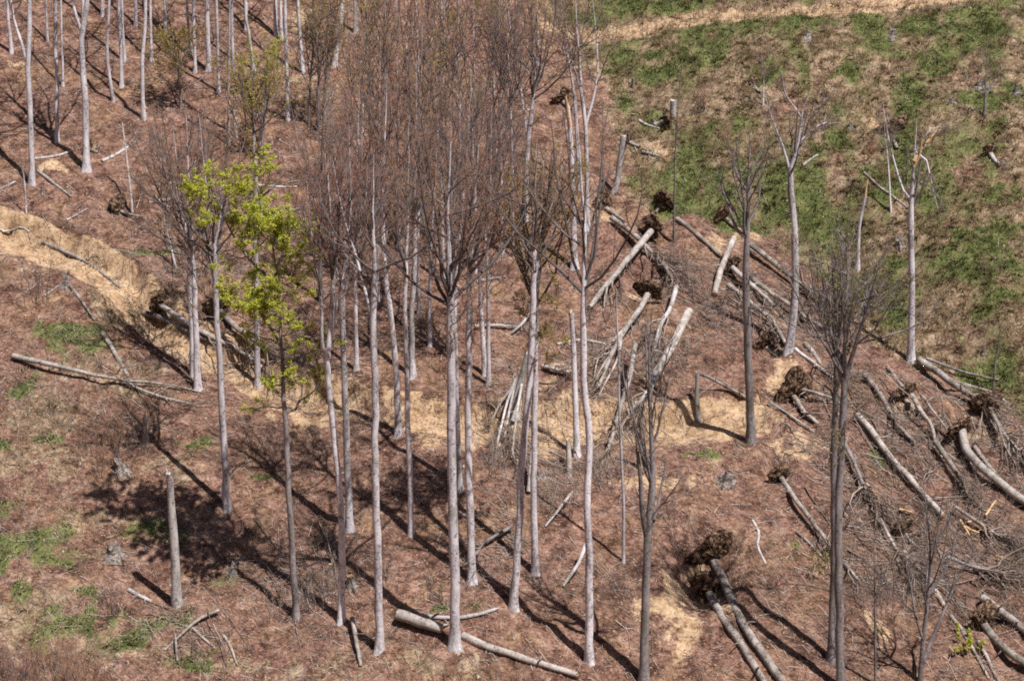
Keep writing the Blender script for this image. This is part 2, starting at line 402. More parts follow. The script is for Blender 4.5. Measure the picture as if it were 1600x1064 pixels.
def cover(x, y):
    clear = sstep(-1.2, 1.6, x - edge_x(y) + 1.6 * fbm(x / 3, y / 3, 3)) * sstep(60, 80, y)
    d, al, tot = poly_dist(x, y, TRACK)
    fade = sstep(30, 45, al) * .25 + .75
    sand = sstep(-2.0, -.9, d + .9 * fbm(x / 2.2, y / 2.2 + 7, 3)) * sstep(1.7, 1.1, d) * (np.interp(al, [0, 24, 30, 36, 42, 60, 75], [1.05, 1.05, 1.0, .72, .7, .92, .66]) + .5 * fbm(x / 1.8, y / 1.8, 3)) * sstep(0, 3, tot - al)
    d2, _, _ = poly_dist(x, y, HAUL)
    haul = sstep(-1.3, -.6, d2 + .5 * fbm(x / 2, y / 2, 2)) * sstep(1.6, .7, d2)
    sand = np.maximum.reduce([sand, blobs(x, y, SANDS) * 1.15, haul * .62])
    g = blobs(x, y, GREENS)
    green = np.maximum(g * 1.25, clear * (.47 + .75 * fbm(x / 2.1 + 40, y / 2.8, 5) + .22 * sstep(8, 22, x - edge_x(y)) * fbm(x / 9, y / 9 + 3, 2)) + .12 * (1 - clear) * fbm(x / 2 + 11, y / 2, 3))
    green = green * (1 - .8 * haul)
    dry = np.maximum(clear * (.82 + .7 * fbm(x / 2.6, y / 2.6, 3)), blobs(x, y, DRYS) * 1.05)
    return sand, green, dry, clear

# ------------------------------------------------------------------ tags
def tag(o, label, cat, group=None):
    o['label'] = label; o['category'] = cat
    if group: o['group'] = group
    return o
def empty(name, loc):
    e = bpy.data.objects.new(name, None); e.location = loc; e.empty_display_size = .3; COL.objects.link(e); return e

# ------------------------------------------------------------------ pits under uprooted trees (before anything is placed)
PIT_SURVEY = [(325, 478, 1.3, .9), (248, 472, 1.0, .7), (185, 322, 1.2, .7), (1033, 318, 1.2, .9), (1130, 338, 1.2, .8), (945, 322, 1.2, .8), (1012, 445, 1.4, .9), (1030, 358, 1.1, .8), (1100, 885, 1.8, 1.0), (1098, 932, 1.5, .9),
              (1210, 742, 1.0, .7), (1235, 612, 1.6, .9), (1175, 135, 1.0, .8), (1390, 213, 1.4, .9), (875, 158, 1.0, .7), (985, 224, 1.1, .7), (1410, 640, 1.2, .8), (1535, 668, 1.5, 1.0), (1500, 672, 1.0, .7), (1200, 548, 1.0, .8), (1415, 838, 1.3, .8), (852, 520, .9, .8), (1530, 955, 1.3, .8), (845, 610, 1.1, .7), (1140, 432, 1.0, .6), (1000, 560, .9, .5), (915, 178, .8, .6), (1545, 240, 1.0, .6), (1490, 115, 1.0, .6)]
for px, py, r, dp in PIT_SURVEY:
    c = base_at(px, py); PITS.append((c[0], c[1], r, dp))

# ------------------------------------------------------------------ the hillside
def axis(a, b, step, lo, hi):
    core = np.arange(a, b + 1e-6, step)
    def tail(x0, lim, sgn):
        out = []; s = step; x = x0
        while (lim - x) * sgn > 0:
            s = min(s * 1.5, 30); x = x + sgn * s; out.append(x)
        return out
    return np.array(tail(a, lo, -1)[::-1] + list(core) + tail(b, hi, 1))
gx = axis(-46, 46, .24, -420, 420); gy = axis(104, 184, .22, -60, 620)
X, Y = np.meshgrid(gx, gy)
Z = H(X, Y)
mb = MB()
nx, ny = len(gx), len(gy)
I = (np.arange(ny - 1)[:, None] * nx + np.arange(nx - 1)[None]).ravel()
mb.add(np.stack([X, Y, Z], -1).reshape(-1, 3), np.stack([I, I + 1, I + nx + 1, I + nx], -1))
hill = mb.obj('hillside_ground', [GROUND])
sa, gr, dr, clr = cover(X.ravel(), Y.ravel())
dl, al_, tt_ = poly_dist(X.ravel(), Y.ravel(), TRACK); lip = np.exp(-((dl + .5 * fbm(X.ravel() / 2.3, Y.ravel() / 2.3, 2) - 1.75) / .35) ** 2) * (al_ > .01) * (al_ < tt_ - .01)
ca = hill.data.attributes.new('cover', 'FLOAT_COLOR', 'POINT')
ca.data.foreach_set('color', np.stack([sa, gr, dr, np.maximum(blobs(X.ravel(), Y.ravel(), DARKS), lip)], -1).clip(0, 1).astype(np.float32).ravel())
hill['kind'] = 'structure'
hill['label'] = 'steep hillside of reddish leaf litter, sandy track and grassy clearing'

# ------------------------------------------------------------------ trees
def stem_mesh(P, R, k=9, flare=0.0, lump=.03, broken=None, tn=.5):
    """one stem as a tapered tube; root flare at the foot, splintered or closed top"""
    m = MB()
    n = len(P); R = np.array(R)
    if flare:
        hgt = np.linalg.norm(P - P[0], axis=1)
        R = R * (1 + flare * np.exp(-hgt / .55))
    v, fs, per = tubes(P[None], R[None], k, False, 0)
    vv = v.reshape(n, k, 3)
    ctr = P[:, None]
    ang = np.arange(k) * 2 * math.pi / k
    ph = RNG.random() * 6.3
    rel = vv - ctr
    wob = 1 + lump * RNG.standard_normal((n, k))
    if flare:
        h2 = np.exp(-np.linalg.norm(P - P[0], axis=1) / .6)[:, None]
        wob = wob + .28 * h2 * np.cos(3 * ang + ph)[None] + .12 * h2 * np.cos(5 * ang - ph)[None]
    vv = ctr + rel * wob[..., None]
    if broken:                              # splinters of unequal length, pale inside
        d = nrm(P[-1] - P[-2])
        sp_ = (RNG.random(k) ** 1.5) * broken
        vv[-1] += sp_[:, None] * d
        inner = P[-1] - d * R[-1] * .6
        m.add(vv.reshape(-1, 3), fs[0], 0, tn)
        j = np.arange(k); b0 = (n - 1) * k
        cap = np.concatenate([vv[-1] * .86 + P[-1] * .14, inner[None]])
        m.add(cap, np.stack([j, (j + 1) % k, np.full(k, k)], -1), 1, tn)
        # rim between bark and wood
        q = np.concatenate([vv[-1], cap[:k]])
        m.add(q, np.stack([j, (j + 1) % k, k + (j + 1) % k, k + j], -1), 1, tn)
    else:
        m.add(vv.reshape(-1, 3), fs[0], 0, tn)
        j = np.arange(k); cap = np.concatenate([vv[-1], P[-1:] + nrm(P[-1:] - P[-2:-1]) * R[-1] * .4])
        m.add(cap, np.stack([j, (j + 1) % k, np.full(k, k)], -1), 1, tn)
    return m

def build_crown(stems, W, dens, rad0, up=UP, mats=None, leaf=None, open_=1.0, horiz=False, coarse=False, nl=14, twig_r=1.0):
    """branches and twigs from the stems' upper lengths; stems = [(P, R, u0)]"""
    mb = MB()
    tot = sum(np.linalg.norm(P[-1] - P[0]) for P, _, _ in stems)
    A = []; LA = []; RA = []
    for P, R, u0 in stems:
        fr = np.linalg.norm(P[-1] - P[0]) / tot
        n = max(4, int(round(nl * (.35 + .65 * fr) * (1 if len(stems) < 3 else .8))))
        if horiz: C, L, u = spawn(P[None], n, u0, .98, 1.15, 1.55, np.array([W]), up, .05, .05, 7, .03, .45)
        else:
            u = u0 + (.88 - u0) * RNG.random(n) ** 1.5
            ii = np.arange(len(P)) / (len(P) - 1)
            st = np.stack([np.interp(u, ii, P[:, c]) for c in range(3)], -1)
            z0 = np.interp(u0, ii, P[:, 2]); zt = P[-1, 2]; hc = max(zt - z0, .5)
            ze = st[:, 2] + (zt - st[:, 2]) * (.42 + .58 * RNG.random(n)) + .02 * hc
            az0 = RNG.random() * 6.3
            tq = np.clip((ze - z0) / hc, 0, 1)
            rd = W * np.interp(tq, [0, .3, .65, .9, 1], [.75, 1, 1, .8, .5]) * np.sqrt(.15 + .85 * RNG.random(n)) * open_ * 1.3 * (1 + .25 * np.cos(az0 + np.arange(n)))
            az = az0 + np.arange(n) * 2.4 + RNG.random() * 6.3 + RNG.normal(0, .4, n)
            cx = np.interp(np.minimum(ze, zt), P[:, 2], P[:, 0]) if P[-1, 2] > P[0, 2] else P[-1, 0]
            cy = np.interp(np.minimum(ze, zt), P[:, 2], P[:, 1]) if P[-1, 2] > P[0, 2] else P[-1, 1]
            en = np.stack([cx + rd * np.cos(az), cy + rd * np.sin(az), ze], -1)
            hk = .5 + .42 * RNG.random((n, 1)); ct = st + (en - st) * np.concatenate([hk, hk, .32 + .2 * RNG.random((n, 1))], 1)
            b_ = np.linspace(0, 1, 7)[None, :, None]
            C = (1 - b_) ** 2 * st[:, None] + 2 * b_ * (1 - b_) * ct[:, None] + b_ ** 2 * en[:, None]
            L = np.linalg.norm(en - st, axis=1)
            C = C + np.cumsum(RNG.standard_normal(C.shape), 1) * .013 * L[:, None, None] * (b_ > 0)
            A.append(C); LA.append(np.clip(L * .55, .5, 3.6))
            ri = np.interp(u, ii, R); RA.append(np.minimum(ri * .62, .026 + .013 * L))
            if not coarse and dens >= .9 and u0 > .35:
                Ce, Le, _ = spawn(P[None], 6, u0 * .74, u0 * 1.02, .8, 1.25, np.array([W * .75]), up, .05, .14, 7, .05, -.4)
                A.append(Ce); LA.append(Le * .6); RA.append(.014 + .006 * Le)
            f = np.linspace(max(u0, .3), 1, 7) * (len(P) - 1)
            A.append(np.stack([np.interp(f, np.arange(len(P)), P[:, c]) for c in range(3)], -1)[None]); LA.append(np.array([min(W, 2.5)])); RA.append(np.array([0.0]))
            continue
        prof = np.where(u < .5 * (1 + u0), .8 + .4 * RNG.random(len(u)), 1)
        C = C[:, :1] + (C - C[:, :1]) * prof[:, None, None]
        A.append(C); LA.append(L * prof)
        ri = np.interp(u * (len(R) - 1), np.arange(len(R)), R)
        RA.append(np.minimum(ri * .62, .016 + .022 * L))
        # the leader itself carries side branches too
        f = np.linspace(max(u0, .45), 1, 7) * (len(P) - 1)
        ld = np.stack([np.interp(f, np.arange(len(P)), P[:, c]) for c in range(3)], -1)
        A.append(ld[None]); LA.append(np.array([W * .9])); RA.append(np.array([0.0]))
    C1 = np.concatenate(A); L1 = np.concatenate(LA); R1 = np.concatenate(RA)
    k = R1 > 0
    tn = RNG.random(len(C1)) * .5 + .25
    prof = np.linspace(1, .22, 7)
    add_tubes(mb, C1[k], R1[k][:, None] * prof, 5, False, 0, tn[k])
    C2, L2, u2 = spawn(C1, max(3, int(round(7.5 * dens))),   .22, .99, .35, .95, L1 * (.62 if not horiz else .42), up, .12 if not horiz else .0, .12 if not horiz else .04, 5, .035, .55)
    R2 = np.clip(.008 + .014 * L2, .008, .04)
    add_tubes(mb, C2, R2[:, None] * np.linspace(1, .3, 5), 3, False, 0, RNG.random(len(C2)) * .5 + .2)
    C3, L3, u3 = spawn(C2, max(3, int(round(5 * dens))) if not coarse else 4, .12, 1, .4, 1.05, np.clip(L2 * .5, .3, 1.0), up, .10 if not horiz else .0, .08 if not horiz else .02, 3, .05, .5)
    tnt = np.clip(RNG.normal(.5, .18, len(C3)), 0, 1)
    add_tubes(mb, C3, twig_r * .0072 * np.ones((len(C3), 1)) * np.array([1, .7, .4]), 3, True, 1, tnt)
    ends = [C3]
    if not coarse:
        C4, L4, u4 = spawn(C3, 3, .2, 1, .4, 1.0, np.clip(L3 * .6, .18, .6), up, .08, .05, 2, 0, .4)
        t4 = np.clip(np.repeat(tnt, len(C4) // len(C3)) + RNG.normal(.08, .12, len(C4)), 0, 1)
        add_tubes(mb, C4, twig_r * .0069 * np.ones((len(C4), 1)) * np.array([1, .4]), 3, True, 1, t4)
        ends.append(C4)
    lm = None
    if leaf:
        cnt, size, lmat, flat = leaf
        lm = MB()
        E = np.concatenate([e[:, [0, -1]] for e in ends])
        i = RNG.integers(0, len(E), cnt); r = RNG.random((cnt, 1))
        p = E[i, 0] * (1 - r) + E[i, 1] * r + RNG.normal(0, .05, (cnt, 3))
        add_leaves(lm, p, size, flat)
    return mb, lm
def add_leaves(mb, p, size, flat=.5, tn=None, nup=(0, 0, 1.)):
    n = len(p)
    nn = nrm(RNG.standard_normal((n, 3)) * (1 - flat) + nrm(np.array(nup)) * flat)
    a = nrm(np.cross(nn, RNG.standard_normal((n, 3)))); b = np.cross(nn, a)
    s = (size * (.6 + .8 * RNG.random(n)))[:, None]
    v = np.stack([p - a * s, p + b * s * .62, p + a * s, p - b * s * .62], 1)
    v[:, 1] += nn * s * .22; v[:, 3] += nn * s * .22
    f = np.arange(n)[:, None] * 4 + np.arange(4)
    mb.add(v.reshape(-1, 3), f, 0, np.repeat(RNG.random(n) if tn is None else tn, 4))

STEM_SPECS = []
def tree(name, label, cat, group, wpx, pts, crown=None, limbs=(), bark=None, twig=None, leaf=None, dens=1.0, open_=1.0, broken=0, horiz=False,
         coarse=False, nl=14, flare=1.05, drift=None, taper=.5, tw=1.0):
    """pts: photo points from the foot upwards; crown = (first branch py, half width px); the last point is the top"""
    bark = bark or BARK
    foot = at(*pts[0])
    yb = foot[1]; sc = FPX / (foot[1] * cp - (foot[2] - CAM[2]) * sp)
    dr_ = RNG.normal(0, .5) if drift is None else drift
    htot = max(abs(pts[0][1] - pts[-1][1]), 1)
    P = [foot] + [on_plane(x, y, yb + dr_ * (pts[0][1] - y) / htot) for x, y in pts[1:]]
    P = np.array(P)
    n = int(np.clip(htot / 28, 8, 26))
    Q = smooth_line(P, n)
    Lq = np.linalg.norm(Q[-1] - Q[0])
    Q[1:-1] += RNG.normal(0, .0008 * Lq, (n - 2, 3)) * np.array([1, 1, 0])
    Q = np.concatenate([[Q[0] - UP * .5], [Q[0] + UP * .02], [Q[0] * .85 + Q[1] * .15], [Q[0] * .6 + Q[1] * .4], Q[1:]])
    r0 = wpx / 2 / sc
    hq = np.concatenate([[0], np.cumsum(np.linalg.norm(np.diff(Q, axis=0), axis=1))]); u = hq / hq[-1]
    uc = .55 if not crown else float(np.clip((pts[0][1] - crown[0]) / max(pts[0][1] - pts[-1][1], 1), .15, .85))
    R = r0 * (1 - taper * u) if broken or not crown else r0 * np.interp(u, [0, uc, uc + .12 * (1 - uc), uc + .5 * (1 - uc), 1], [1, .76, .64, .32, .05])
    e = empty(name, foot)
    stem_mesh(Q, R, 9, flare, .03, broken).obj('trunk', [bark, DEAD if bark is DEAD else FRESH], e, True, foot)
    stems = []
    if crown:
        pyc, hw = crown
        zc = on_plane(pts[0][0], pyc, yb)[2]
        u0 = float(np.interp(zc, Q[:, 2], u))
        ui = np.linspace(0, 1, 24)
        Qi = np.stack([np.interp(ui, u, Q[:, c]) for c in range(3)], -1); Ri = np.interp(ui, u, R)
        stems.append((Qi, Ri, min(u0, .9)))
    for lp in limbs:                       # forked stems: (width px, [photo points], depth drift)
        wl, pp, dd = lp[:3]
        y0 = np.interp(on_plane(*pp[0], yb)[2], Q[:, 2], Q[:, 1])
        hh = max(np.hypot(pp[0][0] - pp[-1][0], pp[0][1] - pp[-1][1]), 1)
        LP = np.array([on_plane(a, b, y0 + dd * np.hypot(a - pp[0][0], b - pp[0][1]) / hh) for a, b in pp])
        # start on the trunk's own axis
        LP[0, 0] = np.interp(LP[0, 2], Q[:, 2], Q[:, 0])
        LQ = smooth_line(LP, max(6, int(hh / 18)))
        RL = wl / 2 / sc * np.linspace(1, .08 if crown and len(lp) < 4 else .5, len(LQ))
        stem_mesh(LQ, RL, 7, 0, .04, lp[3] if len(lp) > 3 else None).obj('limb', [FRESH if len(lp) > 4 else bark, FRESH], e, True, foot)
        if crown and len(lp) < 4:
            ui = np.linspace(0, 1, 16)
            stems.append((np.stack([np.interp(ui, np.linspace(0, 1, len(LQ)), LQ[:, c]) for c in range(3)], -1), np.interp(ui, np.linspace(0, 1, len(LQ)), RL), .3))
    if stems:
        cm, lm = build_crown(stems, crown[1] / sc, dens, r0, UP, None, leaf, open_, horiz, coarse, nl, tw)
        c = cm.obj('crown', [BRANCH if bark is BARK else bark, twig or TWIG], e, True, foot)
        if lm:
            lo = lm.obj('leaves', [leaf[2]], c, False, foot); lo['kind'] = 'stuff'
        c['kind'] = 'stuff'
    tag(e, label, cat, group)
    return e

G1 = 'beeches of the dense stand below the litter slope'
def beech(label, wpx, pts, crown, group=None, **k): return tree('beech_tree', label, 'tree', group, wpx, pts, crown, **k)

# --- the row of tall beeches in the middle, foot to top
beech('widest pale beech of the stand, foot beside the sawn log end', 16.5, [(711, 1008), (710, 871), (706, 720), (704, 555), (702, 440), (700, 330), (705, 195)], (480, 105), dens=1.25, nl=18)
beech('slim beech hard against the widest pale trunk of the stand', 9, [(718, 765), (714, 640), (712, 555), (711, 455), (722, 330), (735, 150)], (420, 78), dens=1.15)
beech('stout grey beech above the dead branch heap in the stand', 12.5, [(737, 907), (735, 803), (732, 700), (733, 505), (735, 400), (748, 225)], (430, 78), dens=1.2, bark=BARK)
beech('tall beech with a second long ascending limb, foot beside stripped trunk piece', 13, [(592, 1015), (591, 905), (588, 803), (586, 700), (587, 620), (584, 540), (583, 495), (586, 420), (582, 330), (585, 230)], (450, 75), dens=1.15,
      limbs=[(6, [(583, 500), (572, 460), (556, 400), (535, 330), (520, 250)], 1.2)])
beech('beech with sinuous trunk forking into three at mid height', 11, [(533, 970), (534, 871), (532, 786), (523, 700), (515, 622), (512, 565), (516, 515), (520, 420), (512, 250)], (440, 67), dens=1.1,
      limbs=[(6.5, [(513, 572), (503, 532), (502, 470), (488, 380), (478, 270)], -1.0), (5.5, [(515, 525), (530, 460), (545, 370), (548, 260)], 1.0)])
beech('beech with short stout candelabra fork behind the sinuous trunk', 11.5, [(547, 827), (543, 740), (540, 655), (537, 555), (535, 488), (536, 440), (548, 340), (545, 200)], (430, 78), dens=1.2,
      limbs=[(6, [(536, 470), (528, 430), (515, 330), (508, 240)], .8), (6, [(537, 470), (548, 420), (570, 320), (575, 240)], -.8)])
beech('slender straight beech standing in the middle of the long tree shadows', 9, [(643, 835), (640, 734), (637, 655), (635, 555), (633, 472), (636, 380), (640, 180)], (440, 69), dens=1.2)
beech('beech with foot on the brow of the sandy bank', 10.5, [(622, 678), (619, 588), (612, 505), (603, 438), (598, 340), (605, 110)], (400, 78), dens=1.2)
beech('beech half hidden behind slender straight trunk on the litter slope', 9.5, [(645, 588), (643, 488), (648, 400), (650, 80)], (380, 72), dens=1.2)
beech('thinner of the paired pale trunks above the sandy bank', 7, [(763, 600), (763, 488), (762, 405), (766, 300), (768, 130)], (400, 63), dens=1.2)
beech('forked darker partner of the paired trunks above the bank', 8, [(757, 585), (753, 500), (750, 455), (747, 395), (740, 280), (735, 105)], (380, 67), dens=1.2, limbs=[(5, [(749, 430), (756, 390), (770, 280), (785, 170)], .7)])
beech('bare beech trunk deep in the stand behind the candelabra fork', 7.5, [(557, 578), (555, 438), (556, 330), (562, 120)], (400, 69), dens=1.2)
beech('dark-stemmed beech beside the lime green tree on the litter slope', 6.5, [(501, 470), (500, 365), (502, 280), (508, 60)], (340, 63), dens=1.1, bark=BARKD)
for wp, pts, cr, olive in [(7, [(590, 470), (590, 330), (595, 40)], (300, 67), 0), (6.5, [(655, 492), (653, 400), (660, 40)], (330, 67), 1), (6, [(672, 540), (672, 420), (690, 100)], (380, 67), 0), (6.5, [(694, 440), (690, 300), (695, -10)], (260, 72), 0),
                           (6.5, [(745, 425), (742, 300), (740, -20)], (240, 72), 1), (6, [(785, 395), (783, 280), (780, -10)], (240, 66), 0), (6, [(625, 395), (622, 280), (620, -30)], (220, 69), 0), (6, [(566, 330), (566, 200), (572, -30)], (190, 57), 1),
                           (6, [(655, 330), (655, 200), (650, -70)], (180, 66), 0), (6, [(720, 330), (718, 200), (715, -80)], (180, 66), 0), (6, [(600, 270), (600, 150), (605, -110)], (130, 63), 0), (6, [(775, 300), (772, 180), (770, -60)], (170, 63), 0), (6, [(690, 230), (690, 100), (690, -140)], (90, 63), 0)]:
    beech('slim beech with olive budding crown inside the dense stand' if olive else 'slim reddish-twigged beech hidden by the crowns of the dense stand', wp, pts, cr, G1 + (' in olive bud' if olive else ''), dens=1.05, coarse=False, leaf=(3000, .05, LEAFO, .3) if olive else None)
# --- right half of the stand
beech('leaning beech crossing its straight twin at the splintered trunk heap', 12.5, [(803, 950), (810, 837), (817, 700), (828, 588), (833, 455), (834, 380), (838, 225)], (430, 69), dens=1.1, limbs=[(6, [(833, 450), (845, 380), (868, 300), (880, 250)], 1)])
beech('straight beech with olive budding crown beside splintered trunk heap', 11, [(836, 895), (834, 768), (835, 688), (837, 555), (838, 490), (842, 400), (850, 235)], (480, 75), dens=1.1, leaf=(6500, .055, LEAFO, .3))
beech('tall bare beech with long thin leader and sparse side branches', 13, [(921, 1035), (920, 905), (918, 768), (921, 700), (915, 622), (912, 555), (912, 470), (914, 370), (905, 240), (900, 150)], (480, 93), dens=.6, nl=12, open_=1.2)
beech('tall forked tree with branching top at the wood edge', 7.5, [(918, 358), (917, 280), (915, 200), (908, 140), (904, 80), (898, -20)], (120, 48), dens=.9, limbs=[(4.5, [(915, 198), (928, 150), (934, 105), (930, 40), (925, -10)], .6), (4, [(908, 150), (893, 90), (882, 20)], -.5)])
beech('slender tree behind the snapped trunk with torn orange top', 5.5, [(904, 300), (902, 233), (895, 130), (880, 50), (875, -30)], (110, 39), dens=.9)
beech('wide-crowned tree at the wood edge above the olive crown', 9.5, [(820, 345), (822, 270), (827, 205), (834, 140), (840, 80), (838, -40)], (170, 72), dens=1.1, leaf=(1200, .06, LEAFO, .3), limbs=[(5, [(825, 225), (815, 150), (800, 60), (790, -10)], 1), (4.5, [(832, 150), (850, 90), (862, 20)], -1)])
beech('thin beech pole behind the olive crown', 5, [(802, 400), (801, 280), (797, 150), (790, 10)], (180, 51), dens=1.0)
tree('snapped_trunk', 'standing broken trunk with torn orange wood at its top', 'snag', None, 10.5, [(898, 418), (896, 330), (893, 235), (890, 195), (887, 168)], broken=1.1, taper=.35, limbs=[(6, [(891, 205), (888, 180), (885, 158)], -.3, .5, 1)])
tree('snapped_trunk', 'snapped bare trunk beside sandy bank, splintered high up', 'snag', None, 10.5, [(901, 712), (900, 655), (897, 570), (893, 490)], broken=.5, taper=.3)
tree('pole_tree', 'thin straight branchless pole among the broken limbs', 'tree', None, 5.5, [(974, 878), (974, 768), (970, 708), (966, 555), (963, 452)], taper=.55, flare=.3)
tree('pole_tree', 'thin dark pole rising from litter into the green clearing', 'tree', None, 4, [(1053, 378), (1054, 300), (1056, 220), (1062, 140), (1066, 95)], taper=.6, flare=.2, bark=BARKD)
# --- dark and split trees at the right
tree('dark_tree', 'blotchy multi-stemmed tree with broken left stem by uprooted logs', 'tree', None, 15, [(1006, 1066), (1009, 940), (1012, 837), (1019, 768), (1019, 700), (1016, 640), (1014, 540), (1020, 480)], (760, 44), bark=BARKD, twig=TWIGD, dens=.7, nl=14,
     limbs=[(10, [(1012, 842), (1004, 803), (1000, 740), (996, 705)], -.5, .5), (5.5, [(1013, 840), (1026, 800), (1033, 760), (1041, 722)], .8, .1), (5, [(1022, 810), (1045, 775), (1070, 738)], -1), (5, [(1017, 655), (1012, 600), (1007, 490)], .8), (4, [(1017, 660), (1030, 600), (1050, 530)], -.8)])
tree('dark_tree', 'knotty dark tree with dead crooked top on sandy bank', 'tree', None, 14, [(1173, 692), (1172, 620), (1168, 522), (1165, 422), (1168, 360), (1170, 310), (1168, 285), (1172, 240), (1170, 200)], (400, 36), bark=BARKD, twig=TWIGD, dens=.65, nl=11,
     limbs=[(7, [(1167, 372), (1152, 362), (1140, 325), (1125, 285), (1122, 250)], .8), (6, [(1168, 300), (1155, 280), (1147, 257), (1150, 235)], .6), (6, [(1168, 295), (1180, 270), (1195, 250), (1203, 215)], -.6), (4, [(1166, 435), (1180, 428), (1197, 428)], -.6), (4, [(1166, 480), (1178, 478)], -.5)])
tree('forked_tree', 'slightly curved pale tree with forked leafless top at clearing edge', 'tree', None, 13, [(1231, 552), (1238, 510), (1243, 438), (1241, 355), (1237, 310), (1235, 268), (1246, 235), (1250, 205), (1250, 180), (1262, 160), (1268, 140)], (275, 26), dens=.65, nl=9, drift=.2, twig=TWIGD,
     limbs=[(5.5, [(1235, 272), (1224, 232), (1208, 190), (1195, 150)], .6), (3, [(1250, 185), (1240, 165), (1228, 150), (1222, 115)], .5), (2.6, [(1250, 200), (1268, 180), (1288, 145)], -.5), (2.2, [(1248, 225), (1262, 210), (1292, 195)], .6)])
tree('forked_tree', 'tall lone tree with torn orange break and hanging branch', 'tree', None, 12, [(1423, 565), (1425, 422), (1423, 340), (1428, 260), (1430, 225), (1433, 190)], (330, 22), dens=.6, nl=9, twig=TWIGD, drift=.1,
     limbs=[(4.5, [(1422, 315), (1410, 295), (1400, 262), (1390, 225), (1380, 165)], .7), (3, [(1430, 240), (1445, 212), (1462, 200), (1484, 192)], -.5), (8, [(1430, 252), (1440, 234), (1454, 216)], .2, 1.2, 1), (5, [(1431, 262), (1436, 245), (1440, 222)], -.2, .7, 1), (4, [(1436, 236), (1447, 250), (1456, 290), (1470, 345)], -.6), (3, [(1424, 300), (1440, 285), (1450, 280)], .6)])
tree('snapped_trunk', 'slim snapped stem with long orange splinter at clearing edge', 'snag', None, 6.5, [(1340, 420), (1342, 360), (1347, 330), (1351, 312)], broken=.7, taper=.3, limbs=[(5, [(1346, 335), (1351, 312), (1355, 285)], 0, .5, 1)])
tree('twin_tree', 'big dark twin-stemmed tree with dense upright brush crown', 'tree', None, 14, [(1314, 1075), (1312, 960), (1310, 871), (1312, 760), (1316, 688), (1319, 600), (1322, 500), (1325, 330)], (600, 88), dens=1.35, nl=20, bark=BARKD, twig=TWIGD, leaf=(2200, .05, LEAFO, .3), open_=1.0, tw=.9,
     limbs=[(9, [(1318, 600), (1330, 560), (1352, 490), (1378, 400)], -1.2), (8, [(1317, 605), (1306, 560), (1292, 480), (1275, 380)], 1.2), (6, [(1320, 560), (1345, 500), (1370, 470), (1390, 450)], 1.3)])
tree('dark_tree', 'dark second stem standing close behind the brush-crowned twin', 'tree', None, 12, [(1299, 1030), (1301, 950), (1303, 870), (1303, 688), (1307, 605), (1305, 500), (1300, 380)], (560, 40), bark=BARKD, twig=TWIGD, dens=.8, nl=10,
     limbs=[(5, [(1305, 640), (1298, 610), (1278, 598)], .5, .2)])
tree('brush_tree', 'low dark purple multi-stemmed young tree over fallen logs', 'tree', None, 9, [(1438, 1066), (1443, 990), (1450, 930), (1453, 850), (1445, 780), (1440, 730)], (960, 48), bark=BARKD, twig=TWIGD, dens=.85, nl=12, flare=.3,
     limbs=[(8, [(1441, 1040), (1462, 985), (1484, 933), (1498, 898), (1528, 851)], .6), (5, [(1446, 1000), (1430, 960), (1420, 900), (1405, 850)], -.6), (5, [(1484, 933), (1490, 860), (1482, 790)], .5), (5, [(1452, 900), (1465, 830), (1475, 760)], -.7)])
tree('pole_tree', 'thin dark sapling between the twin tree and the young purple tree', 'tree', None, 5, [(1368, 1070), (1367, 960), (1366, 900), (1365, 840)], (960, 20), bark=BARKD, twig=TWIGD, dens=.4, nl=8, flare=.2)
tree('pole_tree', 'small dead sapling on bare slope by the stout grey trunk', 'tree', None, 3.5, [(1551, 612), (1556, 560), (1562, 520), (1570, 505)], (560, 10), bark=BARKD, twig=TWIGD, dens=.3, nl=6, flare=.2)
tree('pole_tree', 'small dark leafless tree alone in the dry grass', 'tree', None, 5, [(1538, 182), (1540, 140), (1541, 110), (1543, 78)], (150, 22), bark=BARKD, twig=TWIGD, dens=.7, nl=9, flare=.3, open_=1.3)
tree('pole_tree', 'leafless shrubby sapling standing beside the torn root clump', 'tree', None, 3.5, [(1192, 165), (1193, 120), (1190, 85), (1190, 70)], (140, 20), twig=TWIG, dens=.6, nl=8, flare=.2, open_=1.2)
tree('pole_tree', 'thin leafless sapling in front of the cavernous root hollow', 'tree', None, 3.5, [(1392, 330), (1388, 260), (1382, 200), (1380, 160)], (270, 16), twig=TWIG, dens=.5, nl=8, flare=.2)
# --- left: the lime tree and its neighbours
tree('lime_green_tree', 'tree in fresh lime green leaf with layered boughs', 'tree', None, 11, [(463, 963), (456, 854), (451, 751), (446, 660), (439, 540), (433, 440), (425, 380), (405, 310), (385, 232)], (650, 78), leaf=(62000, .05, LEAFG, .75), dens=.7, nl=64, bark=BARKD, horiz=True,
     limbs=[(6, [(434, 460), (415, 430), (385, 400), (350, 340), (328, 270)], .8), (5, [(438, 540), (425, 515), (400, 480), (385, 440)], -.8), (5, [(430, 420), (445, 390), (458, 350)], .7), (4, [(405, 310), (430, 290), (447, 262)], .4, .1)])
beech('clean-stemmed beech right beside the lime green tree, foot below the track', 11.5, [(355, 795), (350, 705), (343, 572), (338, 488), (335, 388), (325, 320), (310, 175)], (430, 95), dens=1.15, nl=18, limbs=[(6, [(337, 440), (325, 400), (318, 350)], .8), (5, [(335, 385), (345, 330), (350, 240)], -.6)])
beech('paler of two close trunks standing on the sandy track', 10.5, [(309, 608), (306, 520), (303, 430), (298, 350), (290, 165)], (400, 85), dens=1.15, nl=18, limbs=[(5, [(303, 410), (285, 340), (262, 230)], .8)])
beech('darker of two close trunks standing on the sandy track', 9, [(302, 588), (298, 490), (295, 388), (285, 330), (268, 185)], (400, 85), dens=1.15, nl=18)
